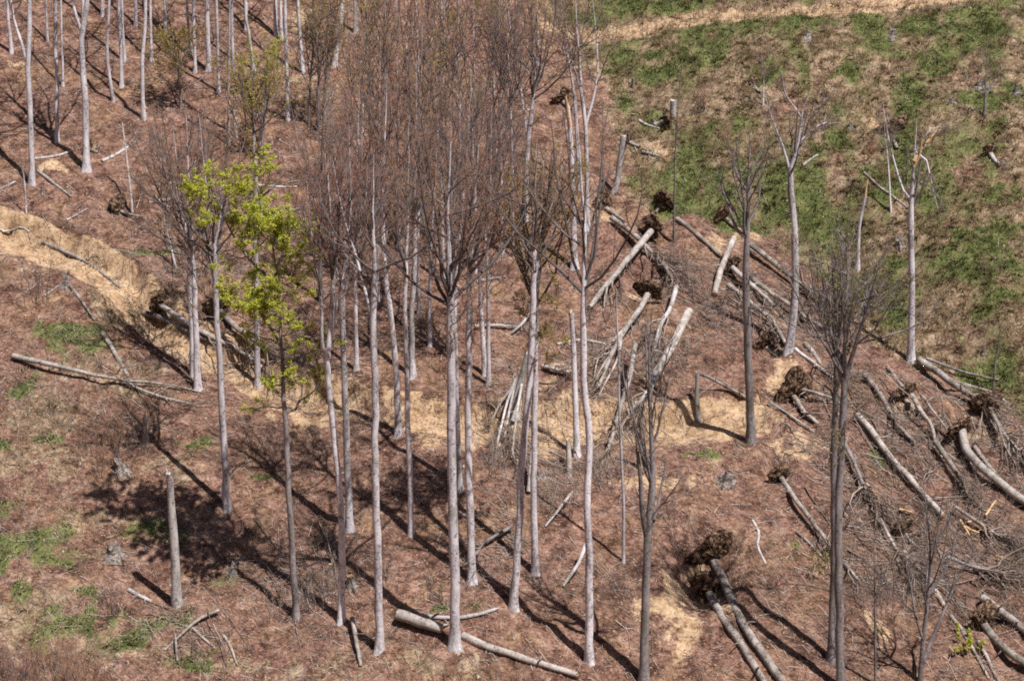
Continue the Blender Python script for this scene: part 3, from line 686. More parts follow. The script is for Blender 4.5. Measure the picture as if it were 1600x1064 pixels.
beech('slim pale trunk rising through the lime green leaves', 9, [(403, 602), (401, 480), (400, 400), (398, 230), (396, 170), (394, 80)], (250, 50), dens=1.0, leaf=(2600, .07, LEAFO, .3))
beech('small dark tree with yellow budding twigs above the lime green tree', 6, [(408, 245), (413, 180), (415, 130), (412, 60)], (215, 46), dens=1.0, leaf=(2600, .055, LEAFG, .3), bark=BARKD)
beech('small olive budding tree among the upper trunks', 5, [(283, 170), (280, 120), (275, 90), (268, 45)], (150, 48), dens=1.2, nl=18, leaf=(4200, .055, LEAFO, .3), bark=BARKD, open_=1.1)
for i, (px, py, tx) in enumerate([(483, 195, 488), (496, 203, 497), (507, 192, 510)]):
    beech('one of three dark close-set thin stems with a shared crown', 5, [(px, py), (px + 2, py - 80), (tx, 95), (tx + 4, -10)], (140, 40), 'three dark close-set stems', dens=1.0, bark=BARKD, leaf=(700, .06, LEAFO, .3))
# --- upper left slope
GU = 'slim grey trunks high on the leaf-covered slope'
beech('pale beech forking like a lyre on the litter slope', 9.5, [(50, 287), (48, 200), (43, 100), (47, 50), (46, 0), (50, -260)], (-20, 90), coarse=True, limbs=[(6, [(43, 100), (30, 57), (18, 10), (5, -120)], 1)], dens=.9)
beech('beech forked high with bent trunk beside a sandy root ball', 11, [(135, 265), (133, 167), (128, 85), (128, 45), (136, 0), (140, -270)], (10, 90), coarse=True, limbs=[(6, [(127, 52), (116, 15), (105, -60), (95, -150)], 1)], dens=.9)
beech('straight dark-shaded beech between the lyre fork and the bent beech', 7, [(89, 222), (88, 110), (86, 0), (85, -280)], (-60, 80), coarse=True, dens=.9)
UPPER = {(523, 102): 'pale trunk leaning slightly to one side beyond three dark close-set stems', (473, 113): 'slim trunk on the far side of the sandy gap from the yellow-budding tree', (432, 56): 'slim trunk bordering the sandy gap in the upper wood',
         (326, 110): 'stoutest straight trunk of the upper wood beyond small olive tree', (358, 228): 'very thin pole-like trunk just uphill of the lime green crown', (18, 83): 'slim trunk just uphill of the bare sandy scar',
         (177, 158): 'crooked bowed thin trunk uphill of the white dead pole', (450, 187): 'tall straight trunk on open litter beside three dark close-set stems'}
for wp, pts in [(6, [(190, 135), (188, 60), (185, 0), (182, -300)]), (5.5, [(177, 158), (167, 83), (171, 0), (175, -230)]), (6.5, [(225, 187), (222, 100), (228, 0), (226, -280)]), (6, [(18, 83), (14, 40), (11, 0), (5, -300)]), (4, [(98, 135), (95, 0), (94, -120)]),
                (3.5, [(74, 65), (72, 0), (70, -140)]), (5, [(195, 95), (190, 0), (188, -260)]), (5, [(237, 94), (235, 0), (234, -280)]), (5.5, [(258, 60), (258, 0), (260, -320)]), (5.5, [(305, 113), (302, 0), (300, -280)]), (4.5, [(300, 85), (293, 30), (288, -200)]),
                (8, [(326, 110), (324, 0), (322, -330)]), (5.5, [(342, 145), (338, 0), (336, -240)]), (5.5, [(368, 214), (364, 100), (362, 0), (360, -200)]), (4, [(358, 228), (357, 120), (360, -60)]), (5, [(397, 110), (388, 50), (382, 0), (378, -200)]),
                (6.5, [(432, 56), (430, 0), (428, -320)]), (6.5, [(450, 187), (447, 80), (445, 0), (444, -240)]), (6, [(473, 113), (467, 30), (465, 0), (460, -260)]), (8, [(523, 102), (528, 50), (534, 0), (540, -290)]), (6.5, [(556, 51), (555, 0), (553, -330)]),
                (5, [(440, 62), (438, 0), (436, -250)]), (5, [(130, 30), (130, 0), (130, -300)]), (5, [(212, 40), (212, 0), (212, -300)]), (5, [(385, 45), (384, 0), (384, -300)]), (5, [(160, 25), (160, 0), (160, -300)])]:
    own = UPPER.get(pts[0])
    beech(own or 'slim grey trunk high on the leaf-covered slope above the track', wp, pts, (-90, 70), None if own else GU, coarse=True, dens=.6, nl=9)
tree('dead_pole', 'thin white dead pole leaning above the sandy track', 'snag', None, 4, [(207, 332), (203, 290), (197, 240), (191, 193)], taper=.4, bark=DEAD, flare=.1)
tree('pole_tree', 'thin grey sapling on litter slope just above the track', 'tree', None, 3, [(41, 333), (39, 290), (35, 262), (33, 230)], (290, 10), dens=.3, nl=6, flare=.1)
tree('pole_tree', 'little bare leaning sapling beside the grassy spot above track', 'tree', None, 4, [(275, 420), (268, 390), (260, 355), (255, 335)], (370, 14), dens=.4, nl=6, flare=.1, twig=TWIGD)
tree('snapped_trunk', 'grey barkless tall snag standing over scattered dead branches', 'snag', None, 17, [(276, 945), (274, 890), (271, 830), (267, 780), (265, 742)], broken=.6, taper=.38, bark=DEAD, flare=.35)
tree('snapped_trunk', 'bleached broken trunk standing askew on its foot at the wood edge', 'snag', None, 9, [(958, 303), (964, 288), (968, 255), (974, 214)], broken=.12, taper=.0, bark=DEAD, flare=.1)
tree('snapped_trunk', 'short pale snag behind a root clump in the clearing', 'snag', None, 10, [(1051, 183), (1052, 158)], broken=.08, taper=.05, bark=DEAD, flare=.1)
tree('snapped_trunk', 'dark split stub on sandy bank, broken top leaning off', 'snag', None, 9, [(1091, 655), (1089, 625), (1090, 584)], broken=.4, taper=.35, bark=BARKD)
tree('snapped_trunk', 'leaning pale splintered trunk at the branch heap', 'snag', None, 13, [(803, 642), (812, 605), (822, 562)], broken=.8, taper=.3, bark=DEAD)
tree('snapped_trunk', 'stub with yellow split face below the sandy bank', 'snag', None, 9, [(890, 742), (889, 715), (888, 690)], broken=.3, taper=.2, bark=LOGB)
tree('snapped_trunk', 'dark stump with splintered crown and torn side below the track', 'snag', None, 10, [(228, 690), (227, 668), (230, 646)], broken=.4, taper=.25, bark=LOGB, flare=1.0)
tree('snapped_trunk', 'stripped stem with yellow break beside the multi-stemmed dark tree', 'snag', None, 7, [(999, 730), (996, 690), (991, 660)], broken=.5, taper=.2, bark=LOGB)

# ------------------------------------------------------------------ fallen trees and logs
def root_plate(e, c, axis_dir, rad, org):
    """upturned disc of soil with torn roots; its face looks away from the trunk"""
    a = nrm(axis_dir); q = nrm(np.cross(a, [0.2, 0.1, 1])); b = np.cross(q, a)
    m = MB(); k = 30; rings = [(0, .2), (.2, .24), (.4, .26), (.6, .22), (.78, .16), (.92, .07), (1.0, -.02), (.9, -.10), (.7, -.16), (.45, -.2), (.2, -.26), (0, -.28)]
    ph = RNG.random(5) * 6.28; ang = np.arange(k) * 2 * math.pi / k
    shp = 1 + .2 * np.cos(2 * ang + ph[0]) + .16 * np.cos(3 * ang + ph[1]) + .12 * np.cos(5 * ang + ph[2]) + .07 * RNG.standard_normal(k)
    V = []
    for rr, hh in rings:
        jit = 1 + .045 * RNG.standard_normal(k)
        lum = .07 * np.cos(4 * ang + ph[3] + 7 * rr) + .05 * np.cos(9 * ang + ph[4] - 11 * rr) + .035 * RNG.standard_normal(k)
        V.append(c + (rr * .92 * rad * shp * jit)[:, None] * (np.cos(ang)[:, None] * q + np.sin(ang)[:, None] * b) - a * rad * (hh + lum)[:, None])
    V = np.concatenate(V); j = np.arange(k)
    F = np.concatenate([np.stack([i * k + j, i * k + (j + 1) % k, (i + 1) * k + (j + 1) % k, (i + 1) * k + j], -1) for i in range(len(rings) - 1)])
    m.add(V, F)
    so = m.obj('root_plate', [SOIL], e, True, org)
    m = MB(); n = 210
    t = RNG.random(n) * 6.28; rr = rad * (.35 + .65 * RNG.random(n))
    radial = np.cos(t)[:, None] * q + np.sin(t)[:, None] * b
    sgn = np.where(RNG.random(n) < .55, -1.0, 1.0)
    p0 = c + radial * rr[:, None] * .8 + a * (sgn * rad * .18 * RNG.random(n))[:, None]
    d = nrm(radial * .9 + a * (sgn * (.6 * RNG.random(n) + .1))[:, None] + .55 * RNG.standard_normal((n, 3)))
    L = rad * (.25 + .6 * RNG.random(n) ** 1.5); s = np.linspace(0, 1, 4)
    C = p0[:, None] + d[:, None] * (L[:, None] * s)[..., None] - UP * (L[:, None] * .45 * s ** 2)[..., None] + RNG.standard_normal((n, 4, 3)) * .07 * L[:, None, None]
    add_tubes(m, C, (.008 + .04 * RNG.random(n) ** 5)[:, None] * np.linspace(1, .3, 4), 3, True, 0, RNG.random(n))
    ro = m.obj('torn_roots', [ROOTS], so, True, org); ro['kind'] = 'stuff'

def log(name, label, cat, wpx, pts, lift=None, root=0, br=0, group=None, bark=None, taper=.35, cut=True, limbs=(), sag=.62, brlen=1.0, split=0):
    """lying trunk: photo points from the butt to the top end; lift = metres above the ground per point"""
    bark = bark or LOGB
    lift = lift or [0] * len(pts)
    g0 = at(*pts[0]); sc = FPX / (g0[1] * cp - (g0[2] - CAM[2]) * sp); r0 = wpx / 2 / sc
    P = np.array([at(x, y, l + r0 * sag) for (x, y), l in zip(pts, lift)])
    n = max(8, int(sum(np.hypot(*(np.subtract(a, b))) for a, b in zip(pts[:-1], pts[1:])) / 14))
    Q = smooth_line(P, n)
    # keep the line above the ground between the points
    hg = H(Q[:, 0], Q[:, 1]); R = r0 * (1 - taper * np.linspace(0, 1, n))
    Q[:, 2] = np.maximum(Q[:, 2], hg - R * .3)
    for _ in range(3): Q[1:-1, 2] = (Q[:-2, 2] + 2 * Q[1:-1, 2] + Q[2:, 2]) / 4
    wz = np.cumsum(RNG.normal(0, .09 * r0, (n, 3)), 0); wz -= np.linspace(0, 1, n)[:, None] * wz[-1] + wz[0]
    Q[1:-1] += wz[1:-1]; Q[:, 2] = np.maximum(Q[:, 2], hg - R * .35)
    e = empty(name, P[0])
    m = stem_mesh(Q, R, 9, 0, .045, split if split else (.35 if not cut else None))
    # butt end
    k = 9; j = np.arange(k); ring0 = m.v[0][:k]
    m.add(np.concatenate([ring0, Q[:1] - nrm(Q[1:2] - Q[:1]) * .01]), np.stack([(j + 1) % k, j, np.full(k, k)], -1), 1)
    Cs, Ls, us = spawn(Q[None], max(3, n // 3), .12, .98, .7, 1.3, np.array([.5 + 2.2 * r0]), UP, .25, 0, 3, .06, .0)
    add_tubes(m, Cs, (r0 * (.16 + .16 * RNG.random(len(Cs))))[:, None] * np.array([1, .75, .45]), 5, True, 0, .5)
    m.obj('trunk', [bark, FRESH if not root else SOIL], e, True, P[0])
    ax = nrm(Q[-1] - Q[0])
    if root:
        root_plate(e, Q[0] - ax * .1 + UP * root * .25, nrm(ax + UP * .1), root * 1.05, P[0])
    for wl, lp, lf in limbs:
        LP = np.array([at(x, y, l + wl / 2 / sc * .6) for (x, y), l in zip(lp, lf)])
        i = np.argmin(np.linalg.norm(Q - LP[0], axis=1)); LP[0] = Q[i]
        LQ = smooth_line(LP, max(6, len(lp) * 4))
        LQ[:, 2] = np.maximum(LQ[:, 2], H(LQ[:, 0], LQ[:, 1]) + .02)
        stem_mesh(LQ, wl / 2 / sc * np.linspace(1, .25, len(LQ)), 6, 0, .05).obj('limb', [bark, FRESH], e, True, P[0])
    if br:
        f = np.linspace(.45, 1, 10) * (n - 1)
        ld = np.stack([np.interp(f, np.arange(n), Q[:, c]) for c in range(3)], -1)
        up = nrm(ax + UP * .15)
        C1, L1, _ = spawn(ld[None], int(12 * br) + 2, .05, 1, .3, 1.0, np.array([3.2 * brlen]), up, .3, .1, 6, .05, .35)
        C2, L2, _ = spawn(C1, 7, .15, 1, .4, 1.0, L1 * .5, up, .2, .05, 4, .06, .5)
        C3, L3, _ = spawn(C2, 5, .15, 1, .4, 1.0, L2 * .55, up, .15, .0, 2, .0, .4)
        for C in (C1, C2, C3):
            hg = H(C[..., 0], C[..., 1], False)
            C[..., 2] = np.maximum(C[..., 2], hg + .03 + .4 * RNG.random(C.shape[0])[:, None] ** 2 + .08 * RNG.random(C.shape[:2]))
        m = MB()
        add_tubes(m, C1, (.018 + .014 * L1)[:, None] * np.linspace(1, .3, 6), 4, False, 0, RNG.random(len(C1)) * .5 + .2)
        add_tubes(m, C2, .015 * np.ones((len(C2), 1)) * np.linspace(1, .4, 4), 3, True, 0, RNG.random(len(C2)) * .7)
        add_tubes(m, C3, .010 * np.ones((len(C3), 1)) * np.array([1, .4]), 3, True, 0, RNG.random(len(C3)) * .6)
        bo = m.obj('branches', [DEADTW], e, True, P[0]); bo['kind'] = 'stuff'
    tag(e, label, cat, group)
    return e
LG = 'fallen_log'; FT = 'fallen_tree'
# bottom
log(LG, 'thick sawn log end left of the widest pale beech', 'log', 18, [(622, 960), (650, 969), (690, 982)], [.35, .35, .3], cut=True, taper=.1, bark=LOGP)
log(LG, 'long pale log sloping down right from the widest pale beech', 'log', 13, [(722, 992), (760, 1010), (800, 1024), (850, 1040), (900, 1054)], taper=.25, bark=LOGP, cut=False)
log(LG, 'split bark-stripped log behind the sawn log end', 'log', 8, [(655, 962), (708, 965), (740, 962), (772, 952)], bark=DEAD, taper=.3, cut=False)
log(FT, 'uprooted tree with large dark root plate, upper of the pair', 'fallen tree', 14, [(1113, 871), (1128, 905), (1156, 967), (1190, 1020), (1230, 1075)], root=1.35, bark=LOGB, taper=.15)
log(FT, 'uprooted tree lying below and parallel to the pair\'s upper one', 'fallen tree', 13, [(1107, 926), (1128, 960), (1159, 1008), (1195, 1068)], root=1.1, bark=LOGB, taper=.12)
log('dead_branch', 'bent grey branch crossing in front of the barkless snag', 'branch', 5.5, [(342, 953), (312, 965), (290, 985), (257, 1015)], [.3, .3, .2, 0], bark=LOGB)
log('dead_branch', 'short grey branch lying under the bent crossing branch', 'branch', 5, [(300, 980), (318, 997), (336, 1012)], bark=LOGB)
log('dead_branch', 'curved dead branch alone on litter right of the crossing branches', 'branch', 5, [(349, 992), (360, 1010), (371, 1039)], bark=LOGB)
log('dead_branch', 'upright forked stick at the lower end of the crossing branch', 'branch', 4.5, [(277, 1032), (275, 1010), (274, 990)], [0, .3, .6], bark=LOGB)
log('dead_branch', 'short white log piece left of the barkless snag', 'log', 7, [(201, 921), (218, 931), (237, 940)], bark=DEAD, taper=.2)
log('dead_branch', 'stripped brown trunk piece leaning below the sinuous beech', 'log', 8, [(550, 965), (557, 1005), (564, 1040)], [.5, .3, 0], bark=LOGB)
log('dead_branch', 'pale arched branch leaning against tall bare beech', 'branch', 7, [(915, 850), (905, 880), (893, 897), (880, 915)], [1.4, .8, .5, 0], bark=DEAD)
log('dead_branch', 'grey S-shaped branch lying alone on the slope above uprooted pair', 'branch', 5, [(1176, 813), (1186, 832), (1184, 852), (1197, 881)], bark=DEAD)
log(LG, 'blackened branch heap log behind stout grey beech', 'log', 6, [(800, 822), (775, 835), (752, 850), (740, 880)], [.4, .5, .3, 0], br=.5, bark=BARKD)
log(LG, 'crossed thin log leaning over the splintered trunk heap', 'log', 5, [(895, 768), (870, 800), (852, 822)], [1.0, .5, 0], bark=DEAD)
# left
log(FT, 'long pale fallen stem lying across the grassy slope below track', 'fallen tree', 9, [(20, 556), (80, 570), (147, 585), (193, 593), (233, 612), (303, 632)], [.2, .5, .5, .3, .2, .1], taper=.75, br=.5, bark=LOGP, limbs=[(5, [(193, 592), (240, 598), (287, 606), (333, 618)], [.2, .2, .1, 0])])
log(LG, 'dark log pointing downhill onto the long pale stem', 'log', 8, [(160, 520), (178, 550), (200, 588)], bark=LOGB, taper=.2)
log(LG, 'thin log running downhill from the mossy stump', 'log', 6, [(110, 447), (128, 470), (148, 500)], bark=LOGB)
log('dead_branch', 'dead limb sticking out sideways from the mossy stump', 'branch', 4.5, [(104, 438), (85, 452), (70, 462)], bark=LOGB)
log(FT, 'long uprooted trunk above the track reaching toward lime green tree', 'fallen tree', 9.5, [(250, 477), (290, 502), (330, 525), (377, 549), (410, 575)], [.5, .5, .4, .3, .1], root=.8, br=.7, bark=LOGP)
log(LG, 'trunk parallel below the long uprooted one beside the track', 'log', 9.5, [(222, 488), (255, 500), (293, 515), (345, 540)], bark=LOGB)
log(FT, 'uprooted trunk with round dark root plate behind the paired trunks', 'fallen tree', 10, [(342, 484), (370, 510), (402, 534), (430, 560)], [.4, .4, .3, 0], root=1.1, br=.8, bark=LOGB)
log(LG, 'weathered log lying in the rut of the sandy track', 'log', 6, [(66, 378), (98, 392), (133, 408), (160, 427), (188, 449)], bark=LOGB, taper=.3, br=.2, brlen=.4)
log(LG, 'thin pole across the top of the track', 'log', 4, [(-10, 366), (20, 363), (46, 362)], bark=DEAD)
log(LG, 'brown log lying downhill beside the lyre-forked beech', 'log', 6, [(60, 268), (85, 287), (111, 307)], bark=LOGB)
log(LG, 'pale rotten log lying left of the bent beech', 'log', 5, [(55, 248), (85, 245), (112, 236)], bark=DEAD)
log(LG, 'bleached broken log with splinters uphill of white pole', 'log', 6, [(160, 252), (185, 240), (208, 224)], bark=DEAD, cut=False, br=.2, brlen=.4)
log(LG, 'short log above the track at the edge of the bare crowns', 'log', 7, [(232, 316), (260, 313), (289, 305)], bark=LOGB)
log(FT, 'small uprooted stem with torn root clump above track bank', 'fallen tree', 6, [(188, 330), (205, 336), (222, 340)], root=.9, bark=LOGB)
log(LG, 'thin stick log on litter between track and lyre fork', 'log', 4, [(104, 344), (120, 336), (137, 326)], bark=DEAD)
log(LG, 'thin log lying on litter near the foot of lyre-forked beech', 'log', 4.5, [(0, 296), (12, 290), (24, 284)], bark=DEAD)
log(LG, 'upper of two thin logs beyond the lime green crown', 'log', 5.5, [(405, 290), (435, 292), (464, 292)], bark=DEAD, br=.3, brlen=.6)
log(LG, 'lower of two thin logs beyond the lime green crown', 'log', 4, [(427, 333), (450, 328), (475, 325)], bark=DEAD)
log(LG, 'short pair of split poles beside the dark-stemmed beech', 'log', 4.5, [(458, 364), (480, 361), (498, 359)], bark=DEAD)
# centre right
log(FT, 'pale trunk with root hollow at its upper end crossing another trunk', 'fallen tree', 11, [(1018, 360), (995, 388), (965, 425), (945, 452), (922, 480)], [.8, 1.0, .9, .5, .1], root=.9, br=.5, bark=LOGP, taper=.3, limbs=[(5, [(940, 455), (944, 475), (942, 490)], [.3, .1, 0])])
log(FT, 'trunk lying under the crossing pale one, dark brushy top', 'fallen tree', 8.5, [(955, 340), (985, 362), (1012, 385), (1035, 410), (1050, 435)], [.3, .4, .5, .5, .3], br=1.6, bark=LOGB, taper=.4)
log(FT, 'forked pale fallen tree with a spray of broken limbs', 'fallen tree', 10, [(1013, 458), (1000, 482), (977, 515), (955, 555), (935, 605)], [.6, .9, .8, .6, .3], root=.9, br=.8, bark=LOGP, taper=.5,
    limbs=[(6, [(977, 515), (955, 535), (935, 560), (928, 590)], [.7, .7, .5, .2]), (5.5, [(975, 520), (965, 560), (945, 600), (925, 640)], [.7, .5, .3, .1]), (4.5, [(965, 535), (940, 575), (922, 610)], [.6, .4, .1])])
log(LG, 'thick bleached broken trunk leaning above the shattered pile', 'log', 14, [(1076, 486), (1058, 525), (1035, 565), (1016, 600)], [1.3, 1.2, .8, .2], bark=LOGP, taper=.15, cut=False)
log(LG, 'slim leaning trunk with dark broken top behind thin pole', 'log', 8, [(993, 537), (982, 590), (965, 652), (948, 706)], [1.6, 1.4, .8, .1], bark=LOGP, taper=.25, br=.6)
log(LG, 'bent shattered trunk hanging over the forked fallen tree', 'log', 8, [(1057, 448), (1047, 482), (1032, 505), (1022, 545)], [1.0, 1.0, .8, .2], bark=DEAD, taper=.3, br=.7)
log(LG, 'broken trunk leaning alone beside knotty dark tree', 'log', 10, [(1147, 372), (1135, 400), (1124, 430), (1117, 460)], [1.5, 1.3, .7, .1], bark=LOGP, taper=.1)
log(LG, 'splintered pale log on the shattered pile below bleached trunk', 'log', 9, [(1035, 560), (1020, 600), (1000, 625), (985, 640)], [.5, .6, .5, .2], bark=DEAD, cut=False, br=.6)
log(LG, 'broken-off top leaning from the dark split stub', 'log', 6, [(1093, 583), (1115, 593), (1140, 607), (1167, 622)], [1.2, .7, .3, 0], bark=LOGB)
log(LG, 'bleached twin poles lying level on litter left of tall bare beech', 'log', 5, [(870, 538), (905, 530), (945, 537)], bark=DEAD)
log(LG, 'weathered log piece with splinters above the sandy bank', 'log', 7, [(848, 572), (868, 577), (888, 581)], [.2, .3, .2], bark=DEAD, cut=False, br=.3, brlen=.5)
log(LG, 'pale log lying in the litter behind the twin beeches', 'log', 6, [(745, 440), (765, 436), (790, 432)], bark=DEAD)
log(LG, 'thin log sloping behind the paired pale trunks', 'log', 5.5, [(742, 510), (775, 508), (820, 512)], [.2, .2, .1], bark=DEAD, br=.4, brlen=.6)
log(LG, 'crossed branch log right of the paired trunks', 'log', 5.5, [(838, 480), (815, 505), (800, 520)], [.6, .4, .1], bark=DEAD)
log(LG, 'long yellow split log standing between the twin leaning beeches', 'log', 8, [(826, 768), (830, 720), (836, 650)], [.1, 1.2, 2.6], bark=DEAD, split=.5)
for k, pp in enumerate([[(812, 575), (800, 620), (787, 690)], [(806, 590), (790, 640), (775, 700)], [(815, 600), (806, 660), (800, 715)], [(800, 605), (782, 630), (765, 665)]]):
    log('dead_branch', 'drooping broken limb of the branch heap at the bank', 'branch', 4.5, pp, [2.0, 1.2, .1], bark=DEAD, group='drooping limbs of the branch heap', br=.6, brlen=.6)
# right: the windthrown row
log(FT, 'fallen tree lowest on the litter beside the knotty dark tree', 'fallen tree', 8.5, [(1138, 446), (1170, 470), (1205, 500), (1227, 536)], [.3, .4, .4, .2], bark=LOGB, br=.4)
log(FT, 'pale fallen trunk starting at the sandy root clump', 'fallen tree', 9, [(1143, 417), (1165, 435), (1190, 458), (1210, 478)], [.4, .5, .5, .4], bark=LOGP, root=.7)
log(FT, 'fallen trunk behind, running into the curved pale tree', 'fallen tree', 8.5, [(1172, 432), (1200, 455), (1235, 478), (1262, 497), (1290, 515)], [.4, .5, .4, .3, .1], bark=LOGB, br=.9)
log(FT, 'uppermost clean fallen trunk of the windthrown row with brushy end', 'fallen tree', 9.5, [(1172, 382), (1200, 402), (1235, 430), (1270, 457), (1290, 475)], [.5, .5, .5, .4, .2], bark=LOGB, br=1.0)
log(FT, 'fallen trunk highest on the slope, butt by the thin dark pole', 'fallen tree', 8, [(1058, 342), (1085, 362), (1115, 390), (1140, 412)], bark=LOGB)
log(LG, 'short log below the foot of the curved pale tree', 'log', 9, [(1258, 537), (1270, 550), (1282, 568)], bark=LOGB)
log(LG, 'slim branchy log from the curved pale tree toward the twin tree', 'log', 6, [(1242, 545), (1270, 566), (1302, 590)], bark=DEAD, br=.6)
log(LG, 'thin pole sloping across sandy ground below the root clump', 'log', 3.5, [(1200, 628), (1235, 648), (1272, 675)], [.2, .2, 0], bark=DEAD)
log(FT, 'root-torn stem bending beneath the sandy root clump', 'fallen tree', 9, [(1238, 618), (1255, 640), (1278, 662)], [.3, .3, 0], root=1.3, bark=LOGB)
log(LG, 'crooked limb log behind the twin tree trunk', 'log', 7, [(1255, 610), (1280, 614), (1300, 622)], [.4, .5, .3], bark=LOGB)
log(FT, 'long arched grey trunk beginning behind the brush crown', 'fallen tree', 8.5, [(1350, 585), (1372, 612), (1387, 637), (1400, 662), (1430, 692)], [.3, .3, .4, .3, .1], bark=LOGB, br=.4)
log(LG, 'short twisted grey log uphill of the split bent trunk', 'log', 7.5, [(1387, 575), (1403, 593), (1417, 612)], bark=LOGB)
log(LG, 'bent trunk split open to yellow wood in the middle', 'log', 8.5, [(1425, 618), (1438, 640), (1455, 660), (1460, 685)], [.8, .9, .7, .2], bark=LOGB, split=.8)
log('dead_branch', 'curved grey limb arching right of the split bent trunk', 'branch', 5, [(1440, 618), (1458, 640), (1478, 668), (1488, 690)], [.8, .8, .5, 0], bark=LOGB)
log(FT, 'stout grey trunk lying foremost along the clearing edge', 'fallen tree', 12.5, [(1437, 562), (1465, 582), (1500, 605), (1530, 626), (1552, 652)], [.3, .5, .6, .5, .2], bark=LOGB, br=.7, limbs=[(7, [(1490, 597), (1530, 607), (1557, 617), (1600, 650)], [.5, .4, .3, 0]), (5, [(1552, 650), (1558, 680), (1556, 700)], [.3, .2, 0])])
log(LG, 'thin dark pole lying above the stout grey trunk at clearing edge', 'log', 5, [(1448, 560), (1480, 572), (1520, 585), (1560, 593)], [.3, .4, .3, .1], bark=BARKD)
log(FT, 'broken tree crown with many grey limbs spreading downhill', 'fallen tree', 8, [(1545, 635), (1560, 665), (1582, 690), (1610, 715)], [.8, .7, .5, .2], bark=LOGB, br=1.8, root=1.0, limbs=[(5, [(1553, 652), (1575, 680), (1600, 695)], [.6, .4, .1]), (5, [(1558, 662), (1572, 700), (1595, 735)], [.5, .4, .1])])
log(FT, 'smooth thick curved trunk bending out of a torn root', 'fallen tree', 14, [(1503, 673), (1512, 705), (1532, 730), (1562, 752), (1610, 788)], [.4, .6, .5, .3, .2], bark=LOGP, root=.8, taper=.15)
log(LG, 'thinner trunk tucked behind the smooth thick curved one', 'log', 8, [(1522, 697), (1540, 722), (1560, 745)], bark=LOGB)
log(LG, 'long straight pale log running down right past the twin tree', 'log', 10.5, [(1340, 648), (1362, 674), (1387, 706), (1419, 744), (1474, 806)], [.3, .3, .3, .3, .2], bark=LOGP, taper=.2)
log(LG, 'arched dead trunk over the litter above the young purple tree', 'log', 9.5, [(1462, 690), (1478, 712), (1500, 745), (1512, 775)], [.5, .6, .5, .1], bark=LOGB, br=.6)
log(FT, 'slender uprooted tree with small dark root sloping behind twin stems', 'fallen tree', 9, [(1220, 746), (1240, 775), (1262, 805), (1300, 856), (1340, 905)], [.3, .4, .4, .3, .1], bark=LOGB, root=.7, br=.7, taper=.5)
log('dead_branch', 'thin dark branch parallel below the slender uprooted tree', 'branch', 5, [(1244, 830), (1265, 848), (1290, 876)], bark=LOGB)
log(LG, 'thick half-buried log beneath the young purple tree', 'log', 11, [(1412, 864), (1432, 882), (1450, 903), (1475, 946)], bark=LOGB, br=.4)
log(FT, 'upper big grey log at the torn root mound, bark on', 'fallen tree', 13, [(1535, 934), (1568, 958), (1612, 994)], [.3, .4, .3], bark=LOGB, taper=.1)
log(FT, 'lower big grey log at the torn root mound', 'fallen tree', 13, [(1536, 974), (1570, 1013), (1615, 1045)], [.3, .4, .3], bark=LOGB, root=1.0, taper=.1)
log(LG, 'slim log slanting down beside the yellow-green sprouts', 'log', 7, [(1484, 960), (1500, 980), (1515, 1003), (1545, 1060)], bark=LOGB)
log(LG, 'slim log lying right next to the slanting slim log', 'log', 7, [(1528, 1001), (1542, 1028), (1562, 1066)], bark=LOGB)
log(LG, 'brushy dead top right of twin tree with splinters', 'log', 7, [(1318, 690), (1335, 725), (1352, 765), (1372, 800)], [.5, .5, .4, .1], bark=BARKD, br=1.6)
log(LG, 'dark slanting top ending in brushwood below the straight pale log', 'log', 6, [(1375, 810), (1395, 850), (1425, 900)], [.4, .4, .1], bark=LOGB, br=1.5)
log(FT, 'broken crown brushwood beside smooth thick curved trunk', 'fallen tree', 6, [(1490, 790), (1530, 815), (1580, 850)], [.5, .5, .2], bark=LOGB, br=1.8)
log(FT, 'dark brushwood crown at the torn root mound', 'fallen tree', 6, [(1480, 870), (1520, 885), (1580, 900)], [.5, .5, .2], bark=BARKD, br=1.8)
log('split_splinter', 'long orange splinter lying uphill of the brushy dead top', 'splinter', 4, [(1354, 755), (1370, 775), (1390, 797)], [.2, .2, .2], bark=FRESH)
for pp in [[(1508, 822), (1518, 828), (1530, 832)], [(1512, 815), (1522, 815), (1535, 822)], [(1540, 805), (1550, 790), (1556, 782)], [(1405, 795), (1415, 797), (1425, 800)], [(1555, 868), (1570, 872), (1590, 880)], [(1500, 812), (1505, 820), (1515, 836)]]:
    log('split_splinter', 'short orange splinter among the brushwood of the windthrown row', 'splinter', 4, pp, [.3, .3, .3], bark=FRESH, group='orange splinters in the brushwood')
# clearing
log(LG, 'short white log piece on grass beside the bleached askew trunk', 'log', 5, [(1004, 237), (1018, 241), (1032, 245)], bark=DEAD)
log(LG, 'thin grey stick on grass uphill of the short white log', 'log', 4, [(998, 188), (1012, 196), (1030, 201)], bark=DEAD)
log('root_clump', 'upturned root clump in front of the short pale snag', 'root', 8, [(1040, 190), (1030, 192), (1022, 195)], root=.8, bark=DEAD)
log('root_clump', 'dark upturned root clump beside the bleached askew trunk', 'root', 7, [(982, 222), (992, 226), (1000, 229)], root=.7, bark=LOGB)
log('root_clump', 'wide shaggy root plate beside the thin dark pole', 'root', 7, [(1036, 318), (1030, 325), (1025, 332)], root=.9, bark=LOGB)
log('root_clump', 'shaggy root mound under the knotty tree\'s crooked limb', 'root', 7, [(1132, 340), (1140, 348), (1150, 356)], root=.9, bark=LOGB)
log('root_clump', 'root plate at the wood edge below the bleached askew trunk', 'root', 7, [(944, 324), (960, 335), (975, 345)], root=.9, bark=LOGB)
log('root_clump', 'dark root clump above the snapped trunk with orange top', 'root', 7, [(878, 158), (886, 165), (893, 172)], root=.8, bark=LOGB)
